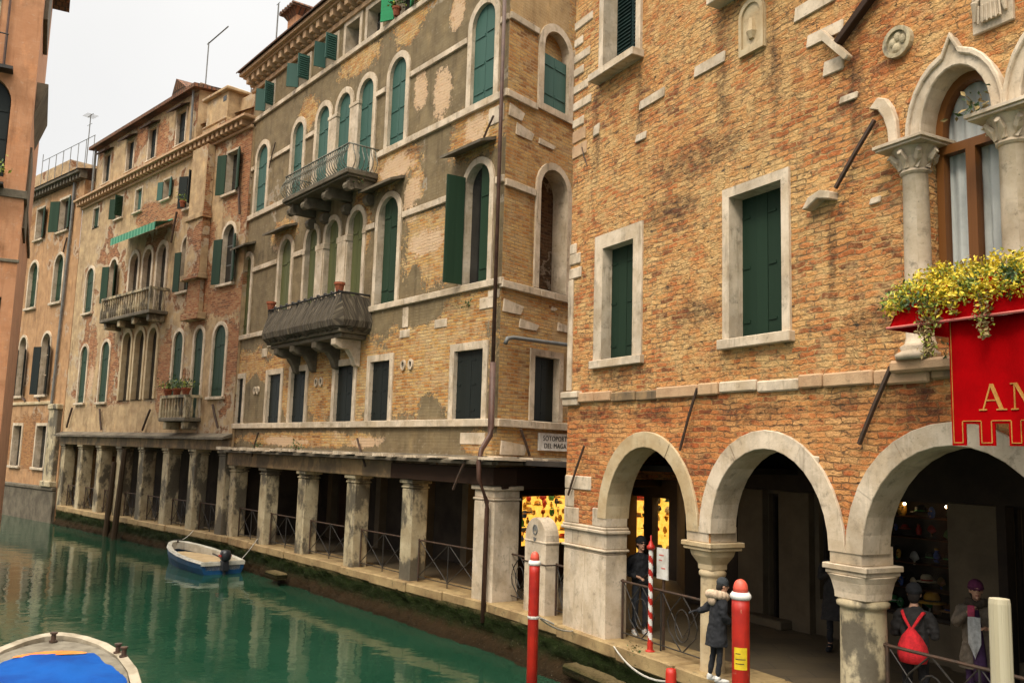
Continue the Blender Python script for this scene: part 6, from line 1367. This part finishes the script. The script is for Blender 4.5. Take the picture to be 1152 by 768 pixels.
    for sd in 'RL':
        kn, an, td = (Vector(q) for q in legs[sd]); an = an*s; sm = MB()
        f = (an+td*.075*s); sm.sphere((f.x, f.y, an.z-.045*s), (.047*s, .135*s, .04*s), 12, 8)
        a_ = math.atan2(td.y, td.x)-math.pi/2
        sm.T = None; Rm = Matrix.Translation(f) @ Matrix.Rotation(a_, 4, 'Z') @ Matrix.Translation(-f); sm.v = [tuple(Rm @ Vector(p)) for p in sm.v]
        sm.sphere((an.x, an.y, an.z-.01), (.048*s, .055*s, .06*s), 10, 7); sm.v = [(x, y, max(z, .004+an.z-.088*s)) for x, y, z in sm.v]
        sm.build('shoe', M[shoes], t, smooth=True)
    if hair:
        m = MB(HT); m.sphere((0, -.018*k, .03*k), (.086*k, .098*k, .1*k), 16, 12); m.sphere((0, -.06*k, -.03*k), (.075*k, .055*k, .09*k), 12, 8)
        m.build('hair', M[hair], t, smooth=True)
    if hat:
        m = MB(HT); m.sphere((0, -.02*k, .055*k), (.098*k, .108*k, .098*k), 18, 12); m.tube([(.093*k*math.cos(q*math.pi/10), -.012*k+.104*k*math.sin(q*math.pi/10), .035*k-.012*k*math.sin(q*math.pi/10)) for q in range(21)], .012*k, 6); m.build('hat', M[hat], t, smooth=True)
    return t, HT, L, s
STAND = dict(R=[(.10, .02, .5), (.105, -.03, .085), (.2, .98, 0)], L=[(-.10, .02, .5), (-.105, -.03, .085), (-.2, .98, 0)])
# man with a phone in the first arch
p = W(FA, -.22, .86)
t, HT, L, s = person('man in black padded jacket and dark jeans with a phone, behind the first railing', (p.x, p.y, 0), (.28, -.96), 1.66,
    dict(R=[(.26, -.05, 1.13), (.14, .2, 1.07)], L=[(-.26, -.03, 1.13), (-.08, .24, 1.10)]), STAND, 'black_cloth', 'navy_denim', coat_hem=.86, hair='dark_hair', hat='black_cloth', shoes='white_shoe', puffy=1.12, head_turn=.0)
ph = tag(MB().box(-.037, .037, -.006, .006, -.07, .07).build('phone', M['motor'], bevel=.004), 'dark phone held by the man in the black padded jacket', 'phone'); q = t.matrix_basis @ L((.03, .33, 1.10)); ph.location = q; ph.rotation_euler = (R(-60), 0, t.rotation_euler.z)
# dark figure half hidden by the third column
p = W(FA, 1.95, 3.2)
person('person in long dark coat half hidden behind the thick column', (p.x, p.y, 0), (-.35, -.93), 1.78,
    dict(R=[(.25, -.02, 1.13), (.10, .18, 1.25)], L=[(-.25, -.02, 1.13), (-.2, .16, 1.2)]), STAND, 'charcoal_coat', 'black_cloth', coat_hem=.5, hair='dark_hair')
# child with fur hood leaning at the slim column
p = W(FA, 2.86, -.12)
t, HT, L, s = person('young person in a black coat with a cream fur hood, leaning by the slim column', (p.x, p.y, .05), (.97, .05), 1.36,
    dict(R=[(.23, .02, 1.14), (.13, .19, 1.02)], L=[(-.21, -.17, 1.2), (-.17, -.36, 1.17)]), dict(R=[(.10, .03, .5), (.11, -.02, .085), (.15, .98, 0)], L=[(-.09, -.03, .5), (-.10, -.10, .085), (-.1, .99, 0)]),
    'black_cloth', 'black_cloth', coat_hem=.62, hair='dark_hair', hat='grey_wool', shoes='white_shoe', lean=.12, head_tilt=-.2, puffy=1.3, gloves='black_cloth')
m = MB(); c = L((0, -.03, 1.47))
for k in range(15): a = 2*math.pi*k/15; m.sphere((c.x+.15*s*math.cos(a), c.y+.14*s*math.sin(a)-.02, c.z+.03*math.sin(a+2.4)), .08*s, 8, 6)
m.sphere((c.x, c.y-.12*s, c.z-.06*s), (.15*s, .08*s, .12*s), 10, 7)
m.build('fur_hood', M['cream_fur'], t, smooth=True)
# person with red drawstring bag, back to us
p = W(FA, 5.22, .85)
t, HT, L, s = person('person in dark clothes seen from behind, wearing a red bag, under the third arch', (p.x, p.y, 0), (.55, .83), 1.62,
    dict(R=[(.25, .03, 1.12), (.16, .26, 1.15)], L=[(-.25, .03, 1.12), (-.14, .26, 1.15)]), STAND, 'charcoal_coat', 'black_cloth', coat_hem=.85, hair='dark_hair', hat='black_cloth', puffy=1.1, lean=.08)
q = t.matrix_basis @ L((0, -.15, 1.02)); bg_ = thing('drawstring_bag', 'bright red drawstring bag on the back of the person at the third arch', 'bag', q, t.rotation_euler.z)
bg_.scale = (.8, .85, .88)
m = MB(); n = 16; vs = []
for i, (z, rx, ry) in enumerate(((-.22, .10, .05), (-.2, .18, .1), (-.1, .21, .13), (.02, .19, .12), (.13, .13, .09), (.21, .06, .05), (.25, .03, .03))):
    for k in range(n): a = 2*math.pi*k/n; f = 1+(.09*math.sin(a*7+i*.4)+.05*math.sin(a*13+i))*(i > 0); vs.append((rx*f*math.cos(a), -.06+ry*f*math.sin(a), z))
m.add(vs, [(i*n+k, i*n+(k+1) % n, (i+1)*n+(k+1) % n, (i+1)*n+k) for i in range(6) for k in range(n)]+[tuple(range(n))[::-1]]); m.build('sack', M['red_nylon'], bg_, smooth=True)
for sx in (-1, 1): MB().tube([(sx*.02, -.07, .24), (sx*.1, -.03, .36), (sx*.14, .06, .42), (sx*.15, .14, .42)], [.018, .024, .024, .02], 6).build('strap', M['red_nylon'], bg_)
# woman in purple hat
p = W(FA, 5.24, 2.0)
t, HT, L, s = person('woman in plum knitted hat, purple scarf and taupe coat holding a pink phone', (p.x, p.y, 0), (-.45, -.89), 1.62,
    dict(R=[(.27, .06, 1.16), (.10, .25, 1.38)], L=[(-.28, .05, 1.14), (-.12, .25, 1.18)]), STAND, 'taupe_coat', 'purple_wool', coat_hem=.62, hat='plum_wool', hair='dark_hair', shoes='black_cloth', puffy=1.2, head_turn=.15)
m = MB()
for k in range(16): a = 2*math.pi*k/16; c = L((0, 0, 1.47)); m.sphere((c.x+.105*s*math.cos(a), c.y+.095*s*math.sin(a)+.01, c.z+.02*math.sin(a*3)), .055*s, 8, 6)
m.build('fur_collar', M['brown_fur'], t, smooth=True)
m = MB()
a0 = [L(q) for q in ((.03, .17, 1.40), (.02, .19, 1.2), (.0, .21, 1.0), (-.02, .22, .75), (-.02, .22, .5))]
m.tube(a0, [.05, .065, .07, .075, .08], 8); m.build('scarf', M['purple_wool'], t, smooth=True)
q = t.matrix_basis @ L((.07, .33, 1.40)); o = tag(MB().box(-.04, .04, -.008, .008, -.075, .075).build('phone', M['pink_glove'], bevel=.008), 'pink phone held up by the woman in the plum hat', 'phone'); o.location = q; o.rotation_euler = (R(-15), 0, t.rotation_euler.z)
m = MB(); vs = []
for i in range(9):
    z = -.5*i/8
    for j in range(5): x = (-.07+.035*j)*(1.0 if i < 6 else 1-.35*(i-5)); vs.append((x, .02*math.sin(j*2+i*.6), z))
m.add(vs, [(i*5+j, i*5+j+1, (i+1)*5+j+1, (i+1)*5+j) for i in range(8) for j in range(4)]); m.add([(x, y+.012, z) for x, y, z in vs], [(i*5+j, i*5+j+1, (i+1)*5+j+1, (i+1)*5+j) for i in range(8) for j in range(4)])
q = t.matrix_basis @ L((.04, .34, 1.33)); o = tag(m.build('cloth', M['pale_scarf'], smooth=True), 'pale cloth hanging from the hand of the woman in the plum hat', 'cloth'); o.location = q; o.rotation_euler = (0, 0, t.rotation_euler.z)
